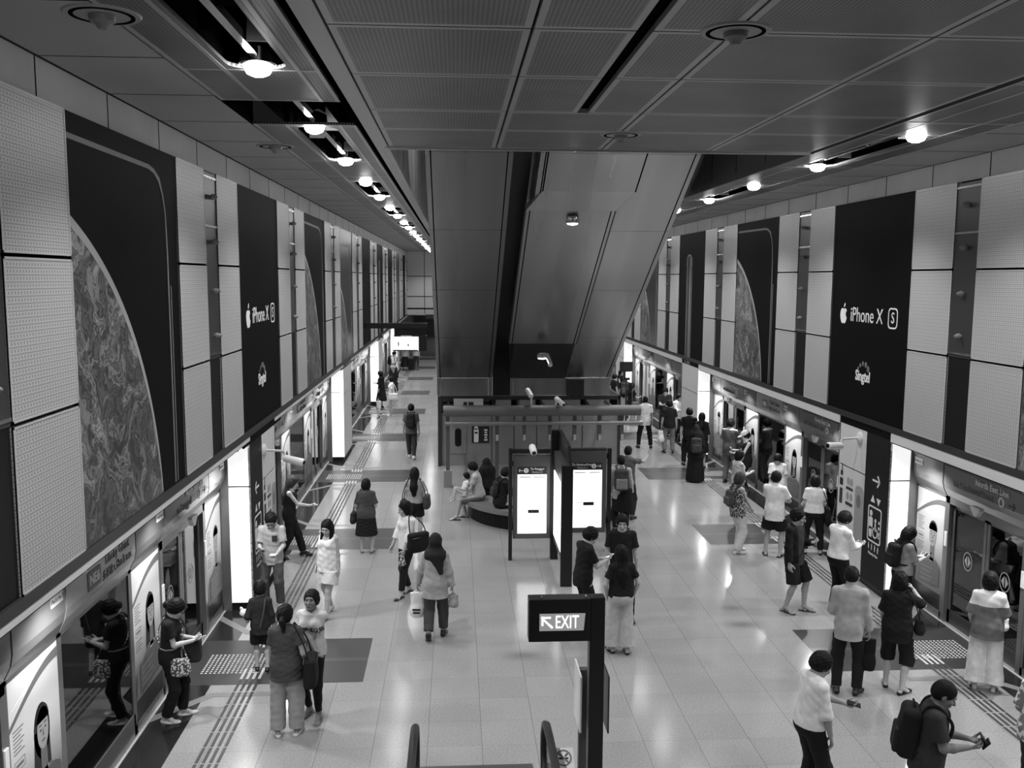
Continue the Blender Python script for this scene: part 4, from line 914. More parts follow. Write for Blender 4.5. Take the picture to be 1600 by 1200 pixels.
def nets(F, lo, h):
    S = F < 0; n = np.array(F.shape)-1
    c = np.zeros(n, np.int8)
    for i in (0, 1):
        for j in (0, 1):
            for k in (0, 1): c += S[i:n[0]+i, j:n[1]+j, k:n[2]+k]
    I, J, K = np.nonzero((c > 0) & (c < 8)); m = len(I)
    idx = np.full(n, -1, np.int64); idx[I, J, K] = np.arange(m)
    acc = np.zeros((m, 3)); cnt = np.zeros(m)
    for a in range(3):
        for u in (0, 1):
            for v in (0, 1):
                o = [0, 0, 0]; o[(a+1) % 3] = u; o[(a+2) % 3] = v; e = list(o); e[a] = 1
                f0 = F[I+o[0], J+o[1], K+o[2]]; f1 = F[I+e[0], J+e[1], K+e[2]]; x = (f0 < 0) != (f1 < 0)
                t = np.where(x, f0/np.where(x, f0-f1, 1), 0)
                p = np.empty((m, 3)); p[:] = o; p[:, a] = t; acc += p*x[:, None]; cnt += x
    P = (acc/cnt[:, None]+np.stack([I, J, K], 1))*h+lo
    Q = []
    for a in range(3):
        b, d = (a+1) % 3, (a+2) % 3
        s0 = [slice(None)]*3; s1 = [slice(None)]*3; s0[a] = slice(0, -1); s1[a] = slice(1, None)
        A, B = S[tuple(s0)], S[tuple(s1)]; x = A != B
        x2 = [slice(None)]*3; x2[b] = slice(1, -1); x2[d] = slice(1, -1)
        g = np.argwhere(x[tuple(x2)]); g[:, b] += 1; g[:, d] += 1
        inside = A[tuple(g.T)]
        def cell(db, dd): q = g.copy(); q[:, b] += db; q[:, d] += dd; return idx[tuple(q.T)]
        q = np.stack([cell(-1, -1), cell(0, -1), cell(0, 0), cell(-1, 0)], 1)
        q[~inside] = q[~inside][:, ::-1]; Q.append(q)
    return P, np.concatenate(Q)
def surf(name, PQ, mats, parent=None, scale=1., split=None):
    P, Q = PQ; P = P*scale
    me = bpy.data.meshes.new(name); me.vertices.add(len(P)); me.vertices.foreach_set('co', P.astype(np.float32).ravel())
    me.loops.add(len(Q)*4); me.loops.foreach_set('vertex_index', Q.astype(np.int32).ravel())
    me.polygons.add(len(Q)); me.polygons.foreach_set('loop_start', np.arange(0, len(Q)*4, 4, dtype=np.int32)); me.polygons.foreach_set('loop_total', np.full(len(Q), 4, np.int32))
    mats = mats if isinstance(mats, (list, tuple)) else [mats]
    for m in mats: me.materials.append(m)
    if split is not None and len(mats) > 1: me.polygons.foreach_set('material_index', split(P[Q].mean(1)/scale).astype(np.int32))
    me.polygons.foreach_set('use_smooth', np.ones(len(Q), bool)); me.update(calc_edges=True)
    o = bpy.data.objects.new(name, me); COL.objects.link(o)
    if parent: o.parent = parent
    return o
# cloth and skin ------------------------------------------------------------
def cloth(g, pat=None):
    nm = 'cloth_%s_%03d' % (pat or 'plain', round(g*1000))
    if nm in MATS: return MATS[nm]
    if not pat: return mat(nm, g, .85, spec=.25, noise=.12, nscale=14)
    m, N, L = nt(nm); b = N['Principled BSDF']; v, x, y, z = coords(N, L); b.inputs['Roughness'].default_value = .85; b.inputs['Specular IOR Level'].default_value = .25
    vo = N.new('ShaderNodeTexVoronoi'); L.new(v, vo.inputs['Vector'])
    if pat == 'floral':
        vo.inputs['Scale'].default_value = 34; f = mth(N, L, 'LESS_THAN', vo.outputs['Distance'], .45); lo, hi = g*.16, min(.75, g*1.5)
    elif pat == 'leaf':
        vo.inputs['Scale'].default_value = 14; n = N.new('ShaderNodeTexNoise'); n.inputs['Scale'].default_value = 15; L.new(v, n.inputs['Vector']); f = mth(N, L, 'GREATER_THAN', n.outputs['Fac'], .52); lo, hi = g*.35, min(.8, g*1.4)
    else:
        vo.inputs['Scale'].default_value = 80; f = mth(N, L, 'LESS_THAN', vo.outputs['Distance'], .35); lo, hi = g*1.25, g*.7
    L.new(mixv(N, L, f, lo, hi), b.inputs['Base Color']); MATS[nm] = m; return m
def skin(g): g = g*1.3; return mat('skin_%03d' % round(g*1000), g, .6, spec=.2)
hair_m = mat('hair_black', .005, .6, spec=.18); hair_b = mat('hair_brown', .035, .6, spec=.2); eye_m = mat('eye_dark', .008, .2); eyew = mat('eye_white', .26, .3); lip_m = mat('lips', .12, .5); shoe_b = mat('shoe_black', .010, .35); shoe_w = mat('shoe_white', .62, .5); shoe_g = mat('shoe_grey', .16, .5); shoe_t = mat('sandal_tan', .14, .6)

def ik(a, t, l1, l2, pole):
    d = t-a; L = np.linalg.norm(d); 
    if L > .998*(l1+l2): t = a+d*(.998*(l1+l2)/L); d = t-a; L = np.linalg.norm(d)
    u = d/L; x = (l1*l1-l2*l2+L*L)/(2*L); y = math.sqrt(max(l1*l1-x*x, 0)); p = pole-u*(pole@u); p = nrm(p)
    return a+u*x+p*y, t
PEOPLE = {}
def person(key, label, x, y, face, h=1.68, sex='m', child=False, pel=None, lean=0., twist=0., head=(8, 0), feet=None, hands=None, curl=(.6, .6), palm=(None, None),
           top=None, bottom=None, hair=('short', None), shoes=('shoe', None), sk=.22, girth=1., extra=None, z=0., group=None, res=None, toes=0):
    """one figure in its own frame: x to its right, y the way it faces, heights as for 1.70 m, then scaled to h; face = heading in degrees, 0 away from the camera, 90 to the left"""
    s = h/1.70; cam_d = math.hypot(x, y); hv = (res or (.0066 if cam_d < 16.5 else .0085 if cam_d < 22 else .0125 if cam_d < 32 else .018))/s
    fine = cam_d < 24
    root = thing('person', label, 'person', (x, y, z), math.radians(face), group)
    fem = sex == 'f'; g = girth
    hs = 1.30 if child else 1.09                                   # a child's head is larger
    pz = pel if pel is not None else .925
    P = V3(0, 0, pz); Rp = np.eye(3); Rt = rz_(twist) @ rx(-lean)
    T = lambda a, b, c: P + Rt @ V3(a, b, c)
    shw = (.150 if fem else .170)*(.9 if child else 1)
    A = Fld(); B = []                                             # A: all skin;  B: named torso shapes for clothes
    torso = [('ell', T(0, -.005, .385), V3(.140*g if fem else .154*g, .103*g, .165), Rt, .05), ('ell', T(0, .0, .20), V3(.125*g if fem else .140*g, .098*g, .19), Rt, .06), ('ell', T(0, -.012, .02), V3(.164*g if fem else .152*g, .120*g, .135), Rt, .06),
             ('ell', T(0, -.075, -.02), V3(.125*g, .062, .085), Rt, .05)]
    if fem and not child: torso += [('ell', T(sx*.07, .088, .365), V3(.062, .05, .062), Rt, .04) for sx in (-1, 1)]
    if g > 1.1: torso += [('ell', T(0, .055, .17), V3(.13*g, .075*g, .13), Rt, .06)]
    SH = [T(sx*shw, -.012, .462) for sx in (-1, 1)]
    for op in torso: A.ell(op[1], op[2], op[3], op[4])
    A.cap(SH[0], SH[1], .047, .047, .05)
    nb = T(0, -.012, .532)
    Rh = Rt @ rz_(head[1]) @ rx(-head[0]+lean*.6)
    hc = nb + Rt @ V3(0, .012, .05) + Rh @ V3(0, .022, .075)*(hs if child else 1)
    for sx in (0, 1): A.cap(T((-1, 1)[sx]*shw*.62, -.018, .468), nb+Rt@V3(0, -.005, .03), .038, .036, .04)
    A.cap(nb-Rt@V3(0, 0, .03), hc+Rh@V3(0, -.02, -.04), .055 if not fem else .048, .052 if not fem else .046, .03)
    H = lambda a, b, c: hc + Rh @ V3(a, b, c)*hs
    er = lambda *r: V3(*r)*hs
    A.ell(H(0, -.010, .030), er(.074, .094, .092), Rh, .03); A.ell(H(0, .030, -.045), er(.057, .062, .075), Rh, .04); A.ell(H(0, .068, -.092), er(.026, .022, .02), Rh, .025)
    if fine:
        A.cap(H(0, .090, .008), H(0, .110, -.030), .009*hs, .0145*hs, .014); A.ell(H(0, .082, .032), er(.05, .016, .012), Rh, .02)
        for sx in (-1, 1): A.ell(H(sx*.031, .094, .010), er(.017, .012, .011), Rh, .012, True); A.ell(H(sx*.040, .072, -.022), er(.022, .02, .02), Rh, .025)
        A.cap(H(-.02, .088, -.062), H(.02, .088, -.062), .008*hs, .008*hs, .008)
    for sx in (-1, 1): A.ell(H(sx*.076, -.008, -.006), er(.011, .020, .031), Rh, .008)
    # arms ----------------------------------------------------------------
    hands = hands or (None, None); EL, WR, HF = [], [], []
    for i, sx in enumerate((-1, 1)):
        spec = hands[i]; tgt = pole = None
        if spec is None: tgt, pole = T(sx*(shw+.065*g+.008), .03, -.075), V3(sx*.5, -1, 0)
        else:
            tgt = P*np.array([1, 1, 0])+V3(*spec[0]); pole = V3(*spec[1]) if len(spec) > 1 else V3(sx*.32, -.35, -1)
        E, Wt = ik(SH[i], tgt, .285, .245, pole); EL.append(E); WR.append(Wt)
        d = nrm(Wt-E); n = V3(*palm[i]) if palm[i] is not None else (V3(-sx, 0, 0) if abs(d[2]) > .6 else V3(-sx*.5, 0, .8))
        n = nrm(n-d*(n@d)); HF.append((Wt, d, n))
        A.cap(SH[i], E, .046*g if not fem else .041*g, .038*g if not fem else .034*g, .025); A.cap(E, E+(Wt-E)*.35, .037, .039*g if not fem else .035, .02); A.cap(E+(Wt-E)*.35, Wt, .038*g if not fem else .034, .025, .015)
        t_ = np.cross(d, n)*(1 if sx > 0 else -1)                   # towards the thumb
        c = curl[i]; hsz = .93 if fem else 1.0
        for f_, (ln, o_) in enumerate(zip((.92, 1.02, .95, .75), (1.5, .5, -.5, -1.5))):
            kn = Wt+(d*(.088-.006*abs(o_-.3))+t_*o_*.0205)*hsz
            A.cap(Wt+d*.012+t_*o_*.011, kn, .0135, .0115, .009)
            q, ang = kn, c*28+4*f_
            for sgm, r0, r1 in ((.042, .0100, .0092), (.027, .0092, .0084), (.020, .0084, .0068)):
                dd = d*math.cos(math.radians(ang))+n*math.sin(math.radians(ang)); q2 = q+dd*sgm*ln*hsz; A.cap(q, q2, r0, r1, .003); q = q2; ang += 40*c+6
        q = Wt+d*.025+t_*.018
        for sgm, r0, r1, wd, wt, wn in ((.042, .0155, .012, .62, .72, .35+.2*c), (.032, .012, .0105, .80, .38, .25+.5*c), (.026, .0105, .008, .85, .12, .2+.6*c)):
            dd = nrm(d*wd+t_*wt+n*wn); q2 = q+dd*sgm*hsz; A.cap(q, q2, r0, r1, .004); q = q2
    # legs ----------------------------------------------------------------
    feet = feet or ((-.095, .02, 0, 8), (.095, 0, 0, -8)); HJ, KN, AN_, FR = [], [], [], []
    for i, sx in enumerate((-1, 1)):
        fx, fy, fz, fyaw = feet[i][:4]; ft = feet[i][4] if len(feet[i]) > 4 else 0.
        Fy = rz_(fyaw) @ rx(ft); a = V3(fx, fy, fz+.085)
        hj = P+V3(sx*.088, 0, -.03); K, a = ik(hj, a, .43, .41, Fy@V3(0, 1, 0)+V3(0, .2, .15 if pel else 0))
        HJ.append(hj); KN.append(K); AN_.append(a); FR.append(Fy)
        th = (.084 if not fem else .086)*g
        A.cap(hj, K, th, .052*g, .03); A.cap(K, K+(a-K)*.32+Fy@V3(0, -.012, 0), .050*g, .054*g if not fem else .052*g, .02); A.cap(K+(a-K)*.32+Fy@V3(0, -.012, 0), a, .052*g, .034, .02)
        base = V3(a[0], a[1], a[2]-.085)
        G_ = lambda u, v, w: base+Fy@V3(u, v, w)
        A.cap(a, G_(0, .10, .030), .036, .027, .02); A.ell(G_(0, -.035, .035), V3(.032, .036, .034), Fy, .02); A.ell(G_(0, .12, .022), V3(.041, .055, .019), Fy, .015)
        if toes and fine:
            for tt in range(5): A.cap(G_(sx*(.026-.014*tt)*-1, .145-.004*tt*tt*.5, .016), G_(sx*(.028-.015*tt)*-1, .182-.006*tt, .012), .010 if tt else .013, .0085, .004)
    floor_clip = [] if pel else []
    body = surf('body', A.mesh(hv), skin(sk), root, s)
    # clothes -------------------------------------------------------------
    up = Rt[:, 2]; sd = abs(hash(key)) % 97 if False else sum(map(ord, key)) % 97
    def leg_shapes(Fd, upto, loose, flare, k=.03):              # trouser legs down to a share of the way hip > knee > ankle
        for i in (0, 1):
            hj, K, a = HJ[i], KN[i], AN_[i]; th = (.084 if not fem else .086)*g
            kc = .052*g+loose; e = .036+loose+flare
            if upto >= 1.:
                cut = K+(a-K)*(upto-1); dn = nrm(a-K)
                Fd.cap(hj, K, th+loose*.6, kc, k); rr = kc+(e-kc)*(upto-1)
                Fd.cap(K, cut, kc+.006, rr, k, [(cut, dn)])
                if flare > .02: Fd.cap(hj+(K-hj)*.4, cut, th*.9+loose*.6, rr, k, [(cut, dn)])
            else:
                cut = hj+(K-hj)*upto; dn = nrm(K-hj); Fd.cap(hj, cut, th+loose*.7, th+(.06*g-th)*upto+loose+flare, k, [(cut, dn)])
    if bottom:
        kind, upto, tone = bottom[:3]; loose = bottom[3] if len(bottom) > 3 else .016; flare = bottom[4] if len(bottom) > 4 else 0.
        Bf = Fld(); WT = min(.115, (top[1] if top else .1)+.035)
        if kind in ('trousers', 'shorts'):
            for op in torso[2:4]: Bf.ell(op[1], op[2]+loose*.35, op[3], op[4])
            leg_shapes(Bf, upto, loose, flare)
            surf(kind, Bf.mesh(hv, .008, [(T(0, 0, WT), up)], .003, sd), cloth(tone) if not isinstance(tone, tuple) else cloth(*tone), root, s)
        else:                                                     # skirt: flared drum from the waist
            for op in torso[2:4]: Bf.ell(op[1], op[2]+.01, op[3], op[4])
            zb = upto-pz
            if pel is None or pel > .8: Bf.fru(P, Rp, zb, .06, .19+flare, .165+flare, .165*g, .125*g, .05)
            else: leg_shapes(Bf, 1.6, .06, .03, .12)
            surf('skirt', Bf.mesh(hv, .008, [(T(0, 0, WT), up)], .0035, sd), cloth(tone) if not isinstance(tone, tuple) else cloth(*tone), root, s)
    if top:
        sl, hem, tone = top[:3]; loose = top[3] if len(top) > 3 else .014; nm = top[4] if len(top) > 4 else 'shirt'; tone2 = top[5] if len(top) > 5 else None
        C = Fld()
        for op in torso[:3] if hem < .1 else torso[:2]: C.ell(op[1], op[2]+loose*.3, op[3], op[4]+.01)
        for op in torso[4:]: C.ell(op[1], op[2], op[3], .05)
        if sl > 0:
            C.cap(SH[0], SH[1], .047, .047, .05)
            for sx in (0, 1): C.cap(T((-1, 1)[sx]*shw*.62, -.018, .468), nb+Rt@V3(0, -.005, .0), .038, .042, .04)
        else:
            for sx in (0, 1): C.cap(T((-1, 1)[sx]*shw*.55, -.018, .40), T((-1, 1)[sx]*shw*.55, -.015, .505), .05, .035, .04)
        C.fru(P, Rt, hem, .47, .143*g+loose*1.0+(.018 if fem else 0), .108*g+loose*1.1, .118*g, .062*g, .06)
        for i in (0, 1):
            if sl <= 0: break
            r0, r1 = (.044*g if not fem else .040*g), (.038*g+loose*.55)
            if sl <= 1: cut = SH[i]+(EL[i]-SH[i])*sl; C.cap(SH[i], cut, r0+.004, r0+(r1-r0)*sl+.012, .03, [(cut, nrm(EL[i]-SH[i]))])
            else:
                C.cap(SH[i], EL[i], r0+.004, r1, .03); cut = EL[i]+(WR[i]-EL[i])*(sl-1); C.cap(EL[i], cut, r1, .030+loose*.6+(2-sl)*.01, .025, [(cut, nrm(WR[i]-EL[i]))])
        neck = (nb+Rt@V3(0, .0, .025), nrm(Rt@V3(0, .45, 1))) if not (fem and sl == 0) else (nb+Rt@V3(0, .03, -.02), nrm(Rt@V3(0, .8, 1)))
        PQ = C.mesh(hv, .009, [(T(0, 0, hem), -up), neck], .003, sd+3)
        ms = [cloth(tone) if not isinstance(tone, tuple) else cloth(*tone)]; split = None
        if tone2:
            ms.append(cloth(tone2[0]) if not isinstance(tone2[0], tuple) else cloth(*tone2[0])); a_, b_ = tone2[1], tone2[2]
            split = lambda c: (((c-P) @ Rt)[:, 2] > a_) & (((c-P) @ Rt)[:, 2] < b_) & (np.ones(len(c), bool) if len(tone2) < 4 else np.abs(((c-P) @ Rt)[:, 0]) < tone2[3]) & (np.ones(len(c), bool) if len(tone2) < 4 else ((c-P) @ Rt)[:, 1] > 0)
        surf(nm, PQ, ms, root, s, split)
    # hair, headscarf ------------------------------------------------------
    hk, ht = hair; hm = hair_m if ht is None else cloth(ht) if hk in ('scarf', 'veil', 'cap') else (hair_b if ht == 'b' else mat('hair_grey', .12, .5))
    HR = Fld(); hcl = None
    if hk in ('short', 'crop', 'fringe', 'pony', 'bun', 'bob', 'long', 'longf', 'cap'):
        th = .006 if hk == 'crop' else .017
        HR.ell(H(0, -.016, .034), er(.076+th, .096+th, .092+th), Rh, .02); HR.ell(H(0, -.045, -.005), er(.070+th, .062+th, .07), Rh, .03)
        if hk in ('bob', 'long', 'longf'):
            HR.ell(H(0, -.03, -.035), er(.094, .085, .10), Rh, .04)
        if hk == 'longf':
            for sx in (-1, 1): HR.cap(H(sx*.078, -.01, -.05), T(sx*.085, .085, .36), .038, .030, .03)
        if hk in ('long', 'longf'):
            HR.cap(H(0, -.055, -.02), T(0, -.125*g, .36), .075*hs, .085, .04, None, Rt, 1.7); HR.cap(T(0, -.125*g, .38), T(.01, -.135*g, .22), .085, .05, .04, None, Rt, 1.9)
        HR.ell(H(0, .112, -.045 if hk != 'fringe' else -.06), er(.088, .085, .105), Rh, .012, True)
        if hk not in ('bob', 'long', 'longf'): hcl = [(H(0, 0, -.062), nrm(Rh@V3(0, .5, -1)))]
        if hk == 'bob': hcl = [(H(0, 0, -.125), Rh@V3(0, 0, -1))]
        if hk == 'pony': HR2 = [H(0, -.10, .03), H(0, -.145, -.03), H(.01, -.13, -.15)]
        surf('hair', HR.mesh(hv, 0, hcl or [], .0028 if hk != 'crop' else .0006, sd, 5.), hair_m if hk == 'cap' else hm, root, s)
        if hk == 'pony': surf('ponytail', Fld().cap(HR2[0], HR2[1], .028, .038, .02).cap(HR2[1], HR2[2], .038, .018, .02).mesh(hv), hm, root, s)
        if hk == 'bun': surf('hair_bun', Fld().ell(H(0, -.125, -.005), er(.05, .045, .05), Rh).mesh(hv), hm, root, s)
        if hk == 'cap':
            Cf = Fld().ell(H(0, -.012, .048), er(.094, .112, .098), Rh, .02, False, [(H(0, 0, .035), Rh@V3(0, 0, -1))]); Cf.ell(H(0, .115, .040), er(.066, .075, .012), Rh, .015)
            surf('baseball_cap', Cf.mesh(hv), hm, root, s)
    elif hk in ('scarf', 'veil'):
        HR.ell(H(0, -.014, .03), er(.092, .112, .110), Rh, .02); HR.ell(H(0, .0, -.075), er(.088, .092, .09), Rh, .05)
        HR.ell(T(0, -.01, .47), V3(.175*g, .135*g, .11 if hk == 'scarf' else .20), Rt, .06)
        HR.cap(T(.03, -.09, .45), T(.10 if hk == 'scarf' else .0, -.145, .22 if hk == 'scarf' else .1), .11, .03 if hk == 'scarf' else .12, .05, None, Rt, 1.6)
        HR.ell(H(0, .125, -.015), er(.062, .06, .078 if hk == 'scarf' else .03), Rh, .015, True)
        surf('headscarf', HR.mesh(hv, .006, [], .005, sd), hm, root, s)
    # face details ----------------------------------------------------------
    if cam_d < 24:
        for sx in (-1, 1):
            surf('eye', Fld().ell(H(sx*.031, .083, .010), er(.0155, .011, .0085), Rh).mesh(.0035/s), [eyew, eye_m], root, s, lambda c, q=H(sx*.031, .094, .010): np.linalg.norm(c-q, axis=1) < .0105*hs)
            surf('eyebrow', Fld().cap(H(sx*.016, .094, .030), H(sx*.046, .082, .031), .0042*hs, .003*hs).mesh(.0035/s), hair_m, root, s)
        surf('mouth', Fld().cap(H(-.019, .092, -.062), H(.019, .092, -.062), .0065*hs, .0065*hs).mesh(.0035/s), lip_m, root, s)
    # shoes -----------------------------------------------------------------
    if shoes[0]:
        for i, sx in enumerate((-1, 1)):
            Fy = FR[i]; a = AN_[i]; base = V3(a[0], a[1], a[2]-.085); G_ = lambda u, v, w: base+Fy@V3(u, v, w)
            Sf = Fld(); sole = [(G_(0, 0, -.001), Fy@V3(0, 0, -1))]
            if shoes[0] in ('shoe', 'sneaker'):
                e = .004 if shoes[0] == 'shoe' else .008
                Sf.cap(a+Fy@V3(0, -.005, .0), G_(0, .10, .032), .040+e, .034+e, .025, [(G_(0, 0, .095 if shoes[0] == 'shoe' else .10), Fy@V3(0, 0, 1))]); Sf.ell(G_(0, -.036, .036), V3(.038+e, .046, .042), Fy, .02); Sf.ell(G_(0, .13, .024), V3(.046+e*.6, .072, .03), Fy, .02); nm = 'shoe'
            elif shoes[0] == 'flat':
                Sf.ell(G_(0, -.04, .022), V3(.037, .042, .03), Fy, .02); Sf.ell(G_(0, .05, .004), V3(.040, .12, .016), Fy, .015); Sf.ell(G_(0, .145, .02), V3(.042, .062, .024), Fy, .02); nm = 'flat_shoe'
            else:
                Sf.box(G_(0, .045, .004), V3(.046, .135, .010), Fy, .009, .008); Sf.ell(G_(0, .145, .004), V3(.047, .055, .012), Fy, .01)
                for u in (-1, 1): Sf.cap(G_(u*.045, .05, .014), G_(0, .13, .042), .009, .009, .006)
                if shoes[0] == 'strap': Sf.cap(G_(-.045, .02, .02), G_(0, .03, .075), .012, .012, .006); Sf.cap(G_(.045, .02, .02), G_(0, .03, .075), .012, .012, .006); Sf.cap(G_(-.045, .10, .02), G_(.045, .10, .045), .013, .013, .006)
                nm = 'sandal'
            surf(nm, Sf.mesh(min(hv, .0085/s), 0, sole), shoes[1] or shoe_b, root, s)
    PEOPLE[key] = dict(root=root, s=s, P=P, Rt=Rt, T=T, H=H, Rh=Rh, HF=HF, WR=WR, EL=EL, SH=SH, g=g, x=x, y=y, z=z, face=face, hv=hv, AN=AN_, KN=KN, HJ=HJ, hs=hs)
    return root
# ------------------------------------------------------------------ things people carry
def held(key, name, label, cat, c, group=None):
    p = PEOPLE[key]; c = np.array(c, float); R = rz_(p['face']); w = R @ (c*p['s'])+V3(p['x'], p['y'], p['z'])
    t = thing(name, label, cat, tuple(w), math.radians(p['face']), group); s = p['s']
    def add(nm, g, m):
        if isinstance(g, Fld):
            P, Q = g.mesh(p['hv']*.9, 0, [], .002, 5); return surf(nm, (P-c, Q), m, t, s)
        g.v = [tuple((np.array(v, float)-c)*s) for v in g.v]; return g.build(nm, m, t, True)
    return t, add, p
def phone(key, label, i=1, tone=None, lit=False, dk=None):
    p = PEOPLE[key]; W_, d, n = p['HF'][i]; c = W_+d*.105+n*.026
    t, add, p = held(key, 'mobile_phone', label, 'phone', c)
    u = np.cross(n, d); R = np.stack([u, d, n], 1)
    add('body', Fld().box(c, V3(.037, .074, .0055), R, .005), tone or black)
    m = MB(); q = c+n*.0062; m.add([q+u*sx*.033+d*sy*.068 for sx, sy in ((-1, -1), (1, -1), (1, 1), (-1, 1))], [(0, 1, 2, 3)])
    o = add('screen', m, mat('phone_lit', .8, .3, emit=.9) if lit else mat('phone_glass', .02, .1)); return t
def tubebag(add, pts, r, m, nm='strap'): mb = MB(); mb.tube(pts, r, 8); add(nm, mb, m)
def smooth_path(pts, n=6):
    pts = [np.array(q, float) for q in pts]; out = []
    for i in range(len(pts)-1):
        p0, p1, p2, p3 = pts[max(i-1, 0)], pts[i], pts[i+1], pts[min(i+2, len(pts)-1)]
        for k in range(n):
            t = k/n; out.append(.5*((2*p1)+(-p0+p2)*t+(2*p0-5*p1+4*p2-p3)*t*t+(-p0+3*p1-3*p2+p3)*t**3))
    return out+[pts[-1]]
def shoulder_bag(key, label, side, tone, z=.92, size=(.06, .16, .14), y=-.02, pat=None, cross=False, out=.09, name='shoulder_bag', stz=None):
    p = PEOPLE[key]; c = V3(side*(.17*p['g']+out), y, z)+p['P']*V3(1, 1, 0)
    t, add, p = held(key, name, label, 'bag', c); m = cloth(tone, pat)
    f = Fld().box(c, V3(*size), np.eye(3), .045, .03); f.ell(c-V3(0, 0, size[2]*.35), V3(size[0]*1.15, size[1]*1.08, size[2]*.75), k=.05); add('bag_body', f, m)
    fl = MB(); fl.tube([c+V3(side*size[0]*.9, -size[1]*.8, size[2]*.55), c+V3(side*size[0]*.95, size[1]*.8, size[2]*.55)], .006, 6); add('zip', fl, grey)
    sh = p['T'](side*.115, -.015, .545) if not cross else p['T'](-side*.11, -.0, .55)
    a, b = c+V3(0, -size[1]*.8, size[2]*.8), c+V3(0, size[1]*.8, size[2]*.8)
    if cross: pts = [a, p['T'](side*.06, -.15*p['g'], .22), p['T'](-side*.06, -.125*p['g'], .45), sh, p['T'](-side*.03, .135*p['g'], .40), p['T'](side*.08, .165*p['g'], .2), b]
    else: pts = [a, (a+sh)/2+V3(side*.035, -.06, 0), sh+V3(side*.01, -.04, .0), sh+V3(0, 0, .012), sh+V3(side*.01, .05, -.01), (b+sh)/2+V3(side*.035, .06, 0), b]
    tubebag(add, smooth_path(pts), .010, m); return t
def backpack(key, label, tone, tone2=None, size=(.155, .09, .23), back=-.20, zz=.30):
    p = PEOPLE[key]; T = p['T']; c = T(0, back*max(p['g'], 1), zz); R = p['Rt']
    t, add, p = held(key, 'backpack', label, 'backpack', c); m = cloth(tone); m2 = cloth(tone2 if tone2 is not None else tone*1.5+.004)
    Q = lambda a, b, d: c+R@V3(a, b, d)
    f = Fld().box(c, V3(*size), R, .07, .03); f.ell(Q(0, -.02, -.06), V3(size[0]*1.0, size[1]*1.15, size[2]*.8), R, .05); add('pack_body', f, m)
    add('front_pocket', Fld().box(Q(0, -size[1]-.012, -size[2]*.35), V3(size[0]*.78, .03, size[2]*.5), R, .03), m2)
    tubebag(add, smooth_path([Q(-.03, .03, size[2]*.95), Q(-.02, -.0, size[2]+.05), Q(.02, .0, size[2]+.05), Q(.03, .03, size[2]*.95)]), .010, m2, 'handle')
    for sx in (-1, 1):
        g = p['g']
        pts = [Q(sx*.08, size[1]*.8, size[2]*.75), T(sx*.10, -.085, .525), T(sx*.112, -.01, .556), T(sx*.115, .075, .50), T(sx*.118, .128*g, .40), T(sx*.135, .105*g, .26), T(sx*.16, .0, .16), Q(sx*.13, size[1]*.6, -size[2]*.7)]
        tubebag(add, smooth_path(pts), .016, m, 'shoulder_strap')
    return t
def carrier(key, label, i, tone, size=(.13, .05, .17), drop=.10, pat=None, m=None, name='carrier_bag', mark=False):
    p = PEOPLE[key]; W_, d, n = p['HF'][i]; g0 = W_+d*.10; c = g0-V3(0, 0, drop+size[2])
    t, add, p = held(key, name, label, 'bag', c); mm = m or cloth(tone, pat)
    f = Fld().fru(c, np.eye(3), -size[2], size[2], size[0]*.85, size[1]*1.2, size[0], size[1]*.8, .02); f.ell(c-V3(0, 0, size[2]*.5), V3(size[0], size[1]*1.5, size[2]*.55), k=.04); add('bag_body', f, mm)
    for sy in (-1, 1): tubebag(add, [c+V3(-size[0]*.5, sy*size[1]*.6, size[2]*.97), g0+V3(0, sy*.006, -.01), c+V3(size[0]*.5, sy*size[1]*.6, size[2]*.97)], .006, mm, 'handle')
    if mark:
        k = MB()
        for zz, w in ((.0, .6), (-.05, .5)): k.prism(off2(rrect(size[0]*w*2, .03, .004, 2), 0, zz), frame((1, 0, 0), (0, 0, 1), tuple(c+V3(0, -size[1]*1.5-.004, -size[2]*.3))), .004)
        add('print', k, ink)
    return t
def glasses(key, label):
    p = PEOPLE[key]; H = p['H']; t, add, p = held(key, 'glasses', label, 'glasses', H(0, .10, .01)); m = MB()
    for sx in (-1, 1):
        m.tube([H(sx*.033+.026*math.cos(a), .108-.004*abs(math.cos(a)), .008+.02*math.sin(a)) for a in np.linspace(0, 2*PI, 15)], .0028, 6); m.tube([H(sx*.060, .102, .014), H(sx*.079, .05, .014), H(sx*.081, -.01, .012)], .0026, 6)
    m.tube([H(-.010, .112, .012), H(.010, .112, .012)], .0026, 6); add('frame', m, black); return t
# stances (left foot, right foot)
STEP_L = ((-.08, .24, 0, 4), (.09, -.22, .03, -4, -22)); STEP_R = ((-.09, -.22, .03, 4, -22), (.08, .24, 0, -4))
APART = ((-.13, .03, 0, 12), (.13, 0, 0, -12)); STAG = ((-.10, .12, 0, 10), (.10, -.06, 0, -14))
PH2 = (((-.07, .30, 1.10),), ((.08, .31, 1.13),)); PHR = (None, ((.10, .34, 1.13),)); CUP = ((.1, -.4, .9), (-.1, -.5, .85))
HOLD = (.9, 1.05)
SIT = dict(pel=.58)
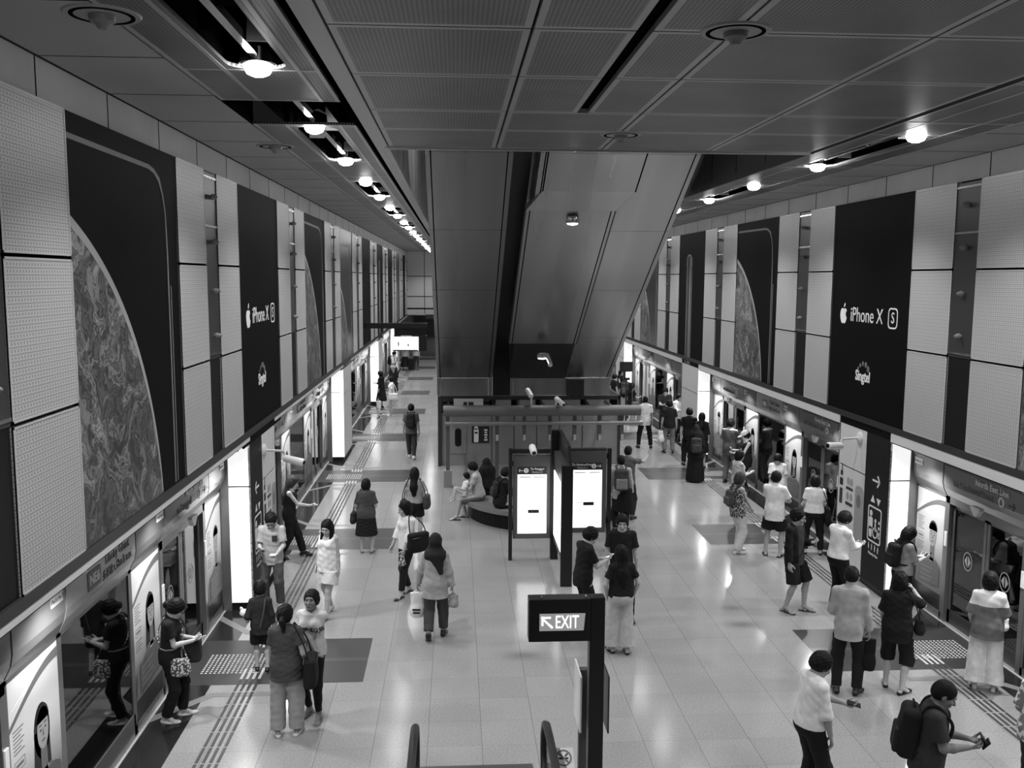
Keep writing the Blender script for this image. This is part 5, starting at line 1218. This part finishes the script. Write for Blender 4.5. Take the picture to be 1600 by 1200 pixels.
# ------------------------------------------------------------------ left of the platform
person('P1', 'person in black patterned polo and trousers reading a phone by the nearest left doors', -3.62, 11.25, -84, 1.58, 'f', lean=4, head=(32, 0), feet=STAG, hands=(((-.05, .30, 1.12),), ((.08, .32, 1.13),)), curl=HOLD, palm=CUP, top=(.62, -.10, .012, .016, 'polo_shirt', (.35, .12, .135)), bottom=('trousers', 1.96, .008, .014, .012), hair=('bun', None), shoes=('flat', shoe_w), sk=.34)
phone('P1', 'white phone held by the person in the black polo', 1, white)
glasses('P1', 'dark glasses on the person in the black polo at the left doors')
t = shoulder_bag('P1', 'black and white flower-print pouch hanging at the polo wearer\'s hip', 1, .45, .80, (.05, .12, .12), .16, 'floral', out=-.02, cross=True)
t, add, p = held('P1', 'rucksack', 'dark rucksack carried in front by the person in black polo', 'backpack', (-.13, .27, .92)); add('pack_body', Fld().box((-.13, .27, .92), (.10, .12, .17), np.eye(3), .06), cloth(.03)); tubebag(add, smooth_path([(-.13, .25, 1.07), (-.14, .17, 1.30), (-.13, .02, 1.47), (-.13, -.1, 1.40)]), .016, cloth(.03), 'shoulder_strap')
person('P2', 'person in pale grey T-shirt with dark chest pocket and jeans beside the left pillar', -3.12, 15.2, 178, 1.68, 'm', lean=3, head=(34, 8), feet=APART, hands=(((-.13, .27, 1.02),), ((.12, .28, 1.10),)), curl=(.7, 1.), palm=CUP, top=(.75, -.14, .40, .022), bottom=('trousers', 1.95, .075, .018, .008), shoes=('sneaker', shoe_w), sk=.32)


p = PEOPLE['P2']; surf('chest_pocket', Fld().box(p['T'](-.072, .112, .335), V3(.042, .018, .05), p['Rt'], .006).mesh(p['hv']*.7), cloth(.035), p['root'], p['s'])
phone('P2', 'dark phone held by the person in the pocket T-shirt', 1); glasses('P2', 'thin glasses on the person in the pocket T-shirt')
t, add, p = held('P2', 'paper_slip', 'white folded paper in the pocket T-shirt wearer\'s left hand', 'paper', (-.10, .36, 1.04)); m = MB(); m.box(-.155, -.045, .31, .42, 1.035, 1.045); add('sheet', m, white)
person('P3', 'person with long hair in black sleeveless jumpsuit stepping right past the left pillar', -3.33, 17.95, -82, 1.66, 'f', lean=3, head=(18, 0), feet=((-.08, .26, 0, 2), (.08, -.20, .02, -4, -18)), hands=(None, ((.06, .40, 1.10),)), curl=(.6, .9), palm=CUP, top=(0, -.12, .010, .012, 'jumpsuit_top'), bottom=('trousers', 1.93, .010, .02, .01), hair=('long', 'b'), shoes=('sneaker', shoe_b), sk=.36)
phone('P3', 'white phone held out by the person in the black jumpsuit', 1, white, True)
person('P4', 'child in dark loose jacket and black shorts standing by the left pillar', -2.78, 12.62, 8, 1.28, 'm', True, head=(6, 6), feet=((-.09, .04, 0, 6), (.10, -.02, 0, -10)), hands=(((-.22, .16, 1.02),), None), top=(1.7, -.16, .022, .034, 'jacket'), bottom=('shorts', .82, .010, .03, .02), shoes=('shoe', shoe_b), sk=.32)
t, add, p = held('P4', 'soft_toy', 'white soft toy held in the arm of the child in dark jacket', 'toy', (-.30, .22, 1.09)); f = Fld().ell((-.30, .22, 1.09), (.10, .08, .075), k=.03); f.ell((-.36, .24, 1.16), (.03, .03, .05), ry(-25), .02); add('body', f, cloth(.75)); add('lower_body', Fld().ell((-.26, .2, .98), (.06, .06, .08)), cloth(.45))
t, add, p = held('P4', 'sash_strap', 'grey strap slung across the back of the child in dark jacket', 'strap', (.05, -.16, 1.25)); tubebag(add, smooth_path([p['T'](.09, .0, .555), p['T'](.09, -.115, .46), p['T'](.06, -.165, .25), p['T'](.0, -.165, .0)]), .014, cloth(.07), 'band')
person('P5', 'person with ponytail in dark grey gathered blouse and pale jeans, nearest on the left', -2.08, 10.75, 2, 1.64, 'f', head=(2, -6), girth=1.06, feet=((-.12, .0, 0, 14), (.11, .02, 0, -12)), hands=(((-.20, .14, .86),), ((.23, .10, .96),)), top=(.62, -.16, (.05, 'weave'), .024, 'blouse', (.05, .235, .26)), bottom=('trousers', 1.97, .27, .024, .022), hair=('pony', None), shoes=('flat', shoe_w), sk=.22)
shoulder_bag('P5', 'large black slouchy bag on the shoulder of the person in dark blouse', 1, .010, .87, (.075, .18, .19), -.02, out=.13)
person('P6', 'person in pale top with patterned band and black leggings, arms folded, looking up', -1.84, 11.25, 168, 1.64, 'f', head=(-14, 4), girth=.95, feet=((-.11, .10, 0, 10), (.07, -.04, 0, -16)), hands=(((.14, .20, 1.04), (-1, -.1, -.7)), ((-.14, .24, 1.02), (1, -.1, -.7))), curl=(.5, .5), top=(.72, -.06, .52, .02, 'shirt', ((.35, 'floral'), .27, .345)), bottom=('trousers', 1.88, .007, .004, -.004), hair=('pony', None), shoes=('sandal', shoe_t), sk=.15, toes=1)
person('P7', 'person in white sleeveless top and white shorts with long dark hair, walking', -2.12, 14.78, 150, 1.62, 'f', head=(16, 14), girth=1.12, feet=((-.09, .22, 0, 4), (.10, -.18, .01, -6, -14)), hands=(None, ((.25, .04, .80), (.6, -1, 0))), top=(0, -.12, .78, .03, 'tank_top'), bottom=('shorts', .72, .62, .03, .035), hair=('longf', None), shoes=('sneaker', shoe_w), sk=.33)
person('P8', 'person with bobbed hair in grey blouse and long dark skirt, back turned', -1.84, 18.24, -3, 1.52, 'f', girth=1.1, feet=((-.11, .02, 0, 14), (.12, .0, 0, -14)), hands=(((-.22, .14, .92),), ((.19, .20, 1.02),)), top=(.85, -.12, .065, .03, 'blouse'), bottom=('skirt', .44, .010, .02, .06), hair=('bob', None), shoes=('flat', shoe_g), sk=.36)
shoulder_bag('P8', 'dark handbag hung on the forearm of the person in grey blouse', -1, .03, .80, (.06, .13, .13), .10, out=.12, name='handbag')
person('P9', 'person with long wavy hair in patterned blouse and short black skirt', -.88, 18.82, -8, 1.62, 'f', head=(20, 10), feet=STAG, hands=(((-.18, .18, .90),), ((.16, .22, 1.0),)), top=(.7, .02, (.28, 'dots'), .02, 'blouse'), bottom=('shorts', .62, .010, .02, .01), hair=('long', None), shoes=('flat', shoe_b), sk=.34)
shoulder_bag('P9', 'grey shoulder bag at the right side of the person with wavy hair', 1, .05, .98, (.06, .15, .15), -.04, out=.11)
shoulder_bag('P9', 'dark tote bag at the left side of the person with wavy hair', -1, .03, .86, (.05, .14, .14), .04, out=.10, name='tote_bag')
person('P10', 'person in white cardigan and dark jeans with big black bag, facing left', -.88, 15.72, 128, 1.68, 'f', head=(10, -14), feet=((-.10, .20, 0, 20), (.08, -.10, 0, 6)), hands=(((-.17, .18, .88), (-1, -.6, -.3)), ((.12, .24, .90),)), curl=(.8, .8), top=(1.45, -.06, .72, .02, 'cardigan'), bottom=('trousers', 1.86, .012, .008, .0), hair=('bob', None), shoes=('flat', shoe_b), sk=.30)
shoulder_bag('P10', 'big black slouchy bag at the hip of the person in white cardigan', -1, .008, 1.02, (.07, .21, .17), -.06, out=.10)
carrier('P10', 'crumpled patterned wrapper hanging from the white cardigan wearer\'s hand', 0, .4, (.05, .04, .09), .0, 'floral', name='wrapper')
person('P11', 'person in dark headscarf and long pale shirt walking away with bags', -.33, 13.66, -4, 1.66, 'f', head=(6, 0), girth=1.06, feet=((-.10, -.16, .05, 6, -32), (.11, .16, 0, -6)), hands=(((-.30, .10, .84), (-1, -.5, 0)), ((.27, .02, .84), (.8, -1, 0))), top=(1.96, -.22, .36, .026, 'tunic'), bottom=('trousers', 1.86, .055, .022, .008), hair=('scarf', .016), shoes=('sneaker', shoe_b), sk=.22)
carrier('P11', 'white plastic bag with dark print in the headscarf wearer\'s left hand', 0, .74, (.11, .05, .20), .06, mark=True)
carrier('P11', 'small pale translucent bag in the headscarf wearer\'s right hand', 1, .30, (.08, .04, .10), .04)
person('P12', 'person in grey shirt and jeans with dark sling bag walking down the left aisle', -1.4, 27.95, -2, 1.70, 'm', feet=STEP_L, top=(.7, -.12, .09, .024), bottom=('trousers', 1.95, .035, .016), shoes=('sneaker', shoe_w), sk=.25)
backpack('P12', 'dark sling backpack on the person walking down the left aisle', .010, size=(.13, .07, .22))
person('P13', 'toddler in white clothes walking in the left aisle', -3.1, 36.3, 150, .82, 'm', True, feet=STEP_L, top=(.7, -.1, .72, .03), bottom=('shorts', .8, .5, .02), hair=('short', None), sk=.34)
person('P14', 'person in white top and pale trousers with white handbag beside the toddler', -2.62, 36.8, 95, 1.60, 'f', head=(15, 0), top=(.7, -.1, .7, .024), bottom=('trousers', 1.95, .42, .02), hair=('long', None), shoes=('flat', shoe_w), sk=.34)
shoulder_bag('P14', 'white handbag of the person beside the toddler', -1, .72, .88, (.07, .18, .14), -.08, out=.08, name='handbag')
person('P15', 'person in long black dress at the far left doors', -3.22, 39.1, 70, 1.60, 'f', head=(25, 0), hands=PHR, top=(1.7, -.1, .008, .03), bottom=('skirt', .35, .008, .02, .08), hair=('bob', None), sk=.30)
person('P16', 'person in grey headscarf and dark robe at the far left doors', -3.0, 43.6, -30, 1.60, 'f', top=(1.9, -.15, .012, .04), bottom=('skirt', .2, .012, .02, .05), hair=('scarf', .2), sk=.30)
person('P17', 'person in white shirt with black backpack at the far left doors', -3.3, 48.2, -120, 1.72, 'm', head=(20, 0), hands=PH2, top=(.7, -.1, .72, .02), bottom=('trousers', 1.95, .012, .016), sk=.32)
backpack('P17', 'black backpack on the white-shirted person far left', .008)
person('P18', 'person in grey top and long black skirt far down the left aisle', -3.1, 55.2, 4, 1.60, 'f', top=(.8, -.05, .30, .02), bottom=('skirt', .25, .008, .02, .07), hair=('short', None), sk=.32)
person('P19', 'person in grey top beside the suitcase far down the left aisle', -2.45, 55.6, -5, 1.62, 'f', top=(.8, -.05, .42, .02), bottom=('trousers', 1.9, .05, .016), hair=('bob', None), sk=.32)
t = thing('suitcase', 'black suitcase stood between the two far travellers', 'suitcase', (-2.75, 55.1, 0)); MB().box(-.17, .17, -.13, .13, .05, .75).build('shell', black, t, bevel=.03); m = MB(); m.tube([(-.1, .1, .75), (-.1, .1, 1.05), (.1, .1, 1.05), (.1, .1, .75)], .012, 6); m.build('pull_handle', steel, t)
for q in (-1, 1): m = MB(); m.tube([(q*.12-.02, 0, .03), (q*.12+.02, 0, .03)], .03, 10); m.build('wheel', rubber, t)
# ------------------------------------------------------------------ bench sitters
person('P21', 'person in pale T-shirt and shorts seated on the bench with a baby in the lap', .52, 20.75, 82, 1.70, 'm', pel=.575, lean=10, head=(18, 0), feet=((-.14, .50, 0, 8), (.12, .34, 0, -6)), hands=(((-.10, .40, .72),), ((.10, .42, .70),)), top=(.6, -.04, .42, .024), bottom=('shorts', .92, .14, .028, .02), shoes=('sandal', shoe_b), sk=.32, toes=1)
person('P20', 'baby in white sleeping on the lap of the bench sitter', .17, 20.70, 100, .98, 'm', True, pel=.58, lean=-12, head=(10, 0), feet=((-.10, .42, .30, 0), (.10, .45, .32, 0)), hands=(((-.10, .2, .8),), ((.1, .2, .8),)), top=(.7, -.1, .72, .03), bottom=('shorts', .8, .5, .03), hair=('short', None), shoes=(None,), sk=.36, z=.30)
person('P22', 'person in a full black veil seated on the bench, back turned', .74, 21.35, 15, 1.62, 'f', pel=.575, lean=6, girth=1.25, feet=((-.12, .36, 0, 4), (.12, .38, 0, -4)), hands=(((-.1, .35, .75),), ((.1, .35, .75),)), top=(1.95, -.08, .006, .04, 'robe'), bottom=('skirt', .1, .006, .03), hair=('veil', .006), sk=.30)
person('P23', 'person in black jacket with backpack seated on the bench, hunched to the right', .98, 20.02, -70, 1.72, 'm', pel=.575, lean=9, head=(22, 0), feet=((-.12, .42, 0, 4), (.12, .40, 0, -4)), hands=(((-.1, .45, .80),), ((.1, .45, .80),)), top=(1.95, -.06, .010, .03, 'jacket'), bottom=('trousers', 1.95, .010, .02), sk=.32)
backpack('P23', 'black backpack on the hunched bench sitter', .02, size=(.12, .05, .18), back=-.165)
# ------------------------------------------------------------------ around the EXIT sign and the map boards
person('P24', 'person in black T-shirt reading a phone just beyond the EXIT sign', 1.98, 13.72, -72, 1.74, 'm', lean=5, head=(34, 0), feet=APART, hands=(((-.06, .34, 1.16),), ((.06, .36, 1.17),)), curl=HOLD, palm=CUP, top=(.7, -.13, .010, .024), bottom=('trousers', 1.95, .010, .016), hair=('short', None), sk=.33)
phone('P24', 'glowing phone held by the person in black T-shirt beyond the EXIT sign', 1, white, True)
person('P25', 'person in black polo with fringe facing the viewpoint beyond the EXIT sign', 2.70, 14.35, 172, 1.76, 'm', head=(4, 0), feet=((-.16, .05, 0, 10), (.10, -.04, 0, -14)), hands=(((-.25, .03, .86), (-.6, -1, 0)), ((.25, .05, .86), (.6, -1, 0))), top=(.7, -.12, .011, .022, 'polo_shirt'), bottom=('trousers', 1.96, .009, .014), hair=('fringe', None), sk=.33)
person('P26', 'person with long dark hair in black top and pale wide trousers, back turned', 2.45, 13.0, 6, 1.64, 'f', feet=((-.12, .05, 0, 10), (.10, -.04, 0, -8)), hands=(((-.21, .06, .90), (-.8, -.6, 0)), ((.22, .06, .90), (.8, -.6, 0))), top=(.62, -.0, .009, .018, 'top'), bottom=('trousers', 1.93, .42, .03, .05), hair=('long', None), shoes=('flat', shoe_b), sk=.30)
person('P27', 'person in pale T-shirt with two-tone backpack right of the map boards', 3.62, 19.5, -6, 1.72, 'm', feet=((-.10, .0, 0, 8), (.14, .10, 0, -20)), top=(1.9, -.16, .36, .022), bottom=('trousers', 1.95, .008, .016), hair=('crop', None), sk=.30)
backpack('P27', 'two-tone grey backpack on the person right of the map boards', .045, .22)
t, add, p = held('P27', 'tied_jacket', 'black jacket tied round the waist of the two-tone backpack wearer', 'jacket', (.06, -.0, .80)); f = Fld().fru((.06, 0, .72), np.eye(3), -.22, .28, .24, .20, .19, .16, .03); add('cloth', f, cloth(.006))
person('P28', 'person in dark T-shirt pointing with a raised right arm behind the backpack wearer', 3.98, 20.6, -28, 1.72, 'm', feet=APART, hands=(None, ((.34, .46, 1.44), (.5, 0, -1))), top=(.62, -.12, .10, .022), bottom=('trousers', 1.95, .020, .016), hair=('crop', None), sk=.30)
# ------------------------------------------------------------------ far right
person('P29', 'person in black top with long hair at the farthest right pillar', 7.15, 39.0, -140, 1.66, 'f', hands=PHR, top=(.3, -.1, .012, .02), bottom=('trousers', 1.95, .02, .016), hair=('long', None), sk=.36)
person('P30', 'person in dark T-shirt half hidden by the far hanging sign', 6.5, 36.9, -70, 1.68, 'm', top=(.6, -.1, .012, .02), bottom=('trousers', 1.95, .02, .016), sk=.34)
person('P31', 'person in black T-shirt and pale shorts under the far hanging sign', 6.80, 36.1, -10, 1.70, 'm', feet=STAG, top=(.7, -.1, .012, .02), bottom=('shorts', .95, .50, .03, .02), sk=.32)
backpack('P31', 'grey backpack on the person in pale shorts far right', .05, .12)
person('P32', 'person in black dress with grey tote, far right aisle', 6.70, 34.2, -62, 1.62, 'f', head=(10, 0), hands=PHR, top=(.6, -.1, .010, .02), bottom=('skirt', .56, .010, .02, .02), hair=('long', None), shoes=('flat', shoe_g), sk=.34)
shoulder_bag('P32', 'grey tote bag of the person in black dress far right', 1, .12, .82, (.06, .17, .17), -.02, out=.10, name='tote_bag')
person('P33', 'person in white T-shirt and black trousers, back turned, far right aisle', 6.25, 29.5, -6, 1.72, 'm', feet=((-.20, .0, 0, 16), (.20, -.03, 0, -16)), top=(.72, -.16, .72, .03), bottom=('trousers', 1.95, .010, .018), hair=('crop', None), sk=.28)
person('P34', 'person in black T-shirt facing the viewpoint with a phone, far right doors', 7.45, 31.8, 168, 1.74, 'm', head=(26, 0), feet=STAG, hands=PH2, curl=HOLD, palm=CUP, top=(.7, -.16, .014, .026), bottom=('trousers', 1.95, .014, .02), sk=.33)
person('P35', 'person in black T-shirt and khaki trousers with a white plastic bag', 6.85, 28.6, -4, 1.70, 'm', head=(6, 0), feet=APART, top=(.7, -.1, .009, .022), bottom=('trousers', 1.95, .17, .02), sk=.25)
carrier('P35', 'white plastic bag held by the person in khaki trousers', 0, .74, (.10, .05, .18), .04)
person('P36', 'person in white shirt half hidden behind the second right pillar', 7.65, 30.7, -150, 1.66, 'm', head=(15, 0), hands=PH2, top=(1.4, -.1, .72, .02), bottom=('trousers', 1.95, .02, .016), sk=.30)
person('P37', 'person in black T-shirt and striped black trousers before the second right pillar', 6.98, 26.6, -14, 1.74, 'm', feet=APART, top=(.7, -.14, .008, .024), bottom=('trousers', 1.95, .008, .02), hair=('short', None), sk=.32)
person('P38', 'person with very long dark hair in black dress before the second right pillar', 7.28, 26.3, -20, 1.64, 'f', head=(8, 0), top=(1.2, -.1, .010, .03), bottom=('skirt', .5, .008, .02, .04), hair=('long', None), shoes=('flat', shoe_b), sk=.32)
person('P39', 'person in a full black veil and robe, nearest of the dark group', 6.62, 24.45, -12, 1.58, 'f', girth=1.2, top=(1.95, -.2, .007, .05, 'robe'), bottom=('skirt', .05, .007, .03, .08), hair=('veil', .007), shoes=('flat', shoe_b), sk=.30)
backpack('P39', 'dark grey backpack on the veiled person at right', .035, .05, zz=.22)
# ------------------------------------------------------------------ right side queue
person('P40', 'person in grey polo with pale collar facing the second right doors', 7.50, 24.2, -42, 1.78, 'm', head=(8, 0), feet=APART, hands=(None, ((.10, .30, 1.05),)), top=(.7, -.16, .085, .026, 'polo_shirt', (.6, .515, .62)), bottom=('trousers', 1.95, .17, .018), sk=.30)
person('P41', 'person in pale cap and black vest holding a phone at the second right doors', 7.55, 22.9, 86, 1.68, 'f', head=(22, 0), feet=STAG, hands=(((-.05, .34, 1.12),), ((.09, .33, 1.18),)), curl=HOLD, palm=CUP, top=(0, -.16, .008, .022, 'vest'), bottom=('trousers', 1.95, .012, .02), hair=('cap', .62), shoes=('sneaker', shoe_b), sk=.42)
phone('P41', 'phone held by the person in the pale cap', 1)
person('P42', 'person with glasses and pale straps behind the flower-print vest wearer', 6.60, 20.6, -70, 1.60, 'f', head=(14, 0), feet=STAG, hands=PH2, curl=HOLD, palm=CUP, top=(0, -.12, .42, .02, 'top'), bottom=('trousers', 1.9, .05, .018), hair=('bob', None), shoes=('flat', shoe_w), sk=.34)
phone('P42', 'white phone held behind the flower-print vest wearer', 1, white, True); glasses('P42', 'round glasses on the person behind the flower-print vest wearer')
person('P43', 'person in flower-print sleeveless top and pale trousers with a backpack, facing right', 5.76, 17.9, -76, 1.66, 'f', head=(10, 0), girth=1.08, feet=((-.10, .10, 0, 8), (.10, -.06, 0, -8)), hands=(((-.06, .28, .92), (-.6, -.8, -.4)), ((.06, .30, .90), (.6, -.9, -.3))), top=(0, -.14, (.32, 'floral'), .022, 'top'), bottom=('trousers', 1.95, .56, .026, .02), hair=('bob', 'b'), shoes=('sneaker', shoe_w), sk=.30)
backpack('P43', 'small grey backpack on the flower-print top wearer', .06, .09, (.12, .07, .17), -.18, .28)
person('P44', 'person in white T-shirt facing the viewpoint by the glass, head bowed', 7.40, 20.2, 165, 1.62, 'f', head=(38, -10), feet=APART, hands=(None, ((.08, .30, 1.15),)), curl=(.6, 1.), palm=CUP, top=(.7, -.1, .78, .024), bottom=('trousers', 1.95, .02, .018), hair=('bob', None), sk=.32)
phone('P44', 'black phone held by the bowed person in white T-shirt', 1)
person('P45', 'person in loose white T-shirt and black shorts with strap sandals', 6.42, 17.6, -38, 1.74, 'm', head=(12, 0), girth=1.08, feet=((-.16, .02, 0, 24), (.12, .06, 0, -10)), hands=(((-.04, .30, 1.08), (-1, -.4, -.6)), ((.08, .28, 1.10), (1, -.4, -.6))), top=(.72, -.17, .76, .034), bottom=('shorts', .80, .010, .03, .03), hair=('short', None), shoes=('strap', shoe_b), sk=.30, toes=1)
person('P46', 'person in white T-shirt and black trousers facing the right doors, back turned', 7.30, 17.75, -14, 1.62, 'f', feet=((-.16, .0, 0, 12), (.16, -.03, 0, -16)), hands=(((-.20, .22, 1.0),), ((.20, .22, .98),)), girth=1.05, top=(.66, .0, .74, .02), bottom=('trousers', 1.96, .009, .016), hair=('bob', None), shoes=('flat', shoe_b), sk=.33)
shoulder_bag('P46', 'black bag at the right hip of the person in white T-shirt at the doors', 1, .012, .86, (.06, .13, .16), .08, out=.10)
person('P47', 'person in open black jacket, dark shirt and shorts with flip-flops', 5.70, 14.6, -142, 1.76, 'm', head=(8, 12), feet=((-.14, .12, 0, 30), (.13, -.05, 0, -4)), hands=(((-.14, .24, 1.18),), ((.24, .06, .84), (.7, -1, 0))), curl=(.9, .5), top=(1.92, -.12, .007, .03, 'jacket', (.035, -.2, .55, .085)), bottom=('shorts', .94, .009, .03, .02), hair=('fringe', None), shoes=('sandal', shoe_b), sk=.26, toes=1)
glasses('P47', 'dark glasses on the person in open black jacket')
person('P48', 'person in crisp white shirt and black trousers reading a phone by the right pillar', 6.42, 14.5, -72, 1.74, 'm', lean=3, head=(32, 0), girth=1.06, feet=APART, hands=(((-.06, .36, 1.10),), ((.07, .37, 1.12),)), curl=HOLD, palm=CUP, top=(1.8, .02, .78, .026), bottom=('trousers', 1.96, .009, .018), sk=.28)
phone('P48', 'phone held by the person in crisp white shirt', 1, white)
person('P49', 'person in pale grey long-sleeved shirt and black trousers holding a black bag', 5.28, 11.5, -24, 1.76, 'm', lean=2, head=(22, -10), girth=1.0, feet=((-.12, .0, 0, 10), (.13, .02, 0, -22)), hands=(((-.16, .26, 1.0),), ((.25, .06, .84), (.3, -1, 0))), top=(1.92, -.16, .36, .024), bottom=('trousers', 1.97, .009, .018), hair=('crop', None), sk=.24)
carrier('P49', 'black flat bag held low by the person in pale grey shirt', 1, .006, (.085, .045, .21), .0, name='pouch')
person('P50', 'person with long hair, grey top and black rucksack reading a phone by the right poster', 7.26, 13.95, -84, 1.62, 'f', lean=3, head=(28, 0), feet=STAG, hands=(((-.05, .32, 1.16),), ((.08, .34, 1.17),)), curl=HOLD, palm=CUP, top=(.9, -.02, .22, .022), bottom=('skirt', .42, .008, .02, .03), hair=('long', None), shoes=('flat', shoe_b), sk=.36)
backpack('P50', 'black rucksack on the person by the right poster', .008, size=(.13, .08, .20)); phone('P50', 'phone held by the person with the black rucksack', 1)
person('P51', 'person in black T-shirt and knee-length black trousers with a hand at the face', 5.98, 11.55, -30, 1.66, 'f', head=(10, -8), girth=1.06, feet=((-.12, .12, 0, 6), (.10, -.06, 0, -34)), hands=(((-.20, .18, .92),), ((.17, .30, 1.40), (1, .3, -1))), curl=(.6, 1.1), top=(.85, -.18, .011, .03), bottom=('trousers', 1.22, .010, .03, .02), hair=('bob', None), shoes=('flat', shoe_b), sk=.36)
shoulder_bag('P51', 'black handbag on the right arm of the person in knee-length trousers', 1, .012, .98, (.06, .14, .12), .12, out=.10)
person('P52', 'person in white-yoked grey top and wide white trousers at the right doors', 7.22, 11.5, -26, 1.66, 'f', head=(6, 0), girth=1.05, feet=((-.12, .02, 0, 8), (.12, .0, 0, -12)), hands=(((-.20, .20, .96),), ((.22, .24, 1.0),)), top=(.95, -.14, .15, .034, 'top', (.76, .33, .7)), bottom=('trousers', 1.92, .66, .03, .05), hair=('bob', None), shoes=('sandal', shoe_t), sk=.34)
carrier('P52', 'crumpled white bag in the hands of the person in wide white trousers', 1, .78, (.08, .06, .08), -.02)
person('P53', 'person in white shirt with lanyard and black trousers, nearest at lower right', 3.74, 8.95, -80, 1.70, 'm', lean=4, head=(30, 0), girth=1.08, feet=APART, hands=(((-.02, .40, 1.10),), ((.20, .12, .86), (.7, -1, 0))), curl=(.9, .6), palm=CUP, top=(1.15, .0, .74, .026), bottom=('trousers', 1.96, .009, .018), sk=.24)
phone('P53', 'black phone with white logo held by the nearest white-shirted person', 0)
t, add, p = held('P53', 'lanyard', 'dark lanyard hanging on the nearest white shirt', 'lanyard', (0, .16, 1.2)); T = p['T']; tubebag(add, smooth_path([T(.05, -.06, .545), T(.075, .03, .53), T(.05, .155, .36), T(.0, .185, .12), T(-.05, .155, .36), T(-.075, .03, .53), T(-.05, -.06, .545)]), .007, inkg, 'ribbon')
person('P54', 'person with shaved head in dark polo opening a wallet, nearest at lower right', 4.62, 8.2, -112, 1.74, 'm', lean=6, head=(26, 0), girth=1.15, feet=APART, hands=(((-.04, .36, 1.14),), ((.10, .34, 1.12),)), curl=HOLD, palm=CUP, top=(.72, -.14, .028, .026, 'polo_shirt'), bottom=('trousers', 1.95, .02, .018), hair=('crop', None), sk=.13)
backpack('P54', 'large black backpack on the person opening a wallet', .007, size=(.16, .09, .25), back=-.175, zz=.22)
t, add, p = held('P54', 'wallet', 'black open wallet in the hands of the person in dark polo', 'wallet', (.03, .47, 1.17)); m = MB(); add('flap', Fld().box((.03, .47, 1.19), (.06, .008, .05), rx(35), .006), black); add('back_flap', Fld().box((.03, .49, 1.15), (.06, .008, .05), rx(-40), .006), black)
person('P55', 'person in pale flower-print top at the lower right edge', 6.12, 8.72, -60, 1.64, 'f', head=(10, 0), girth=1.15, feet=APART, hands=(((-.2, .2, 1.0),), ((.2, .2, 1.0),)), top=(.9, -.12, (.62, 'leaf'), .03, 'blouse'), bottom=('trousers', 1.95, .02, .018), hair=('short', 'g'), sk=.22)
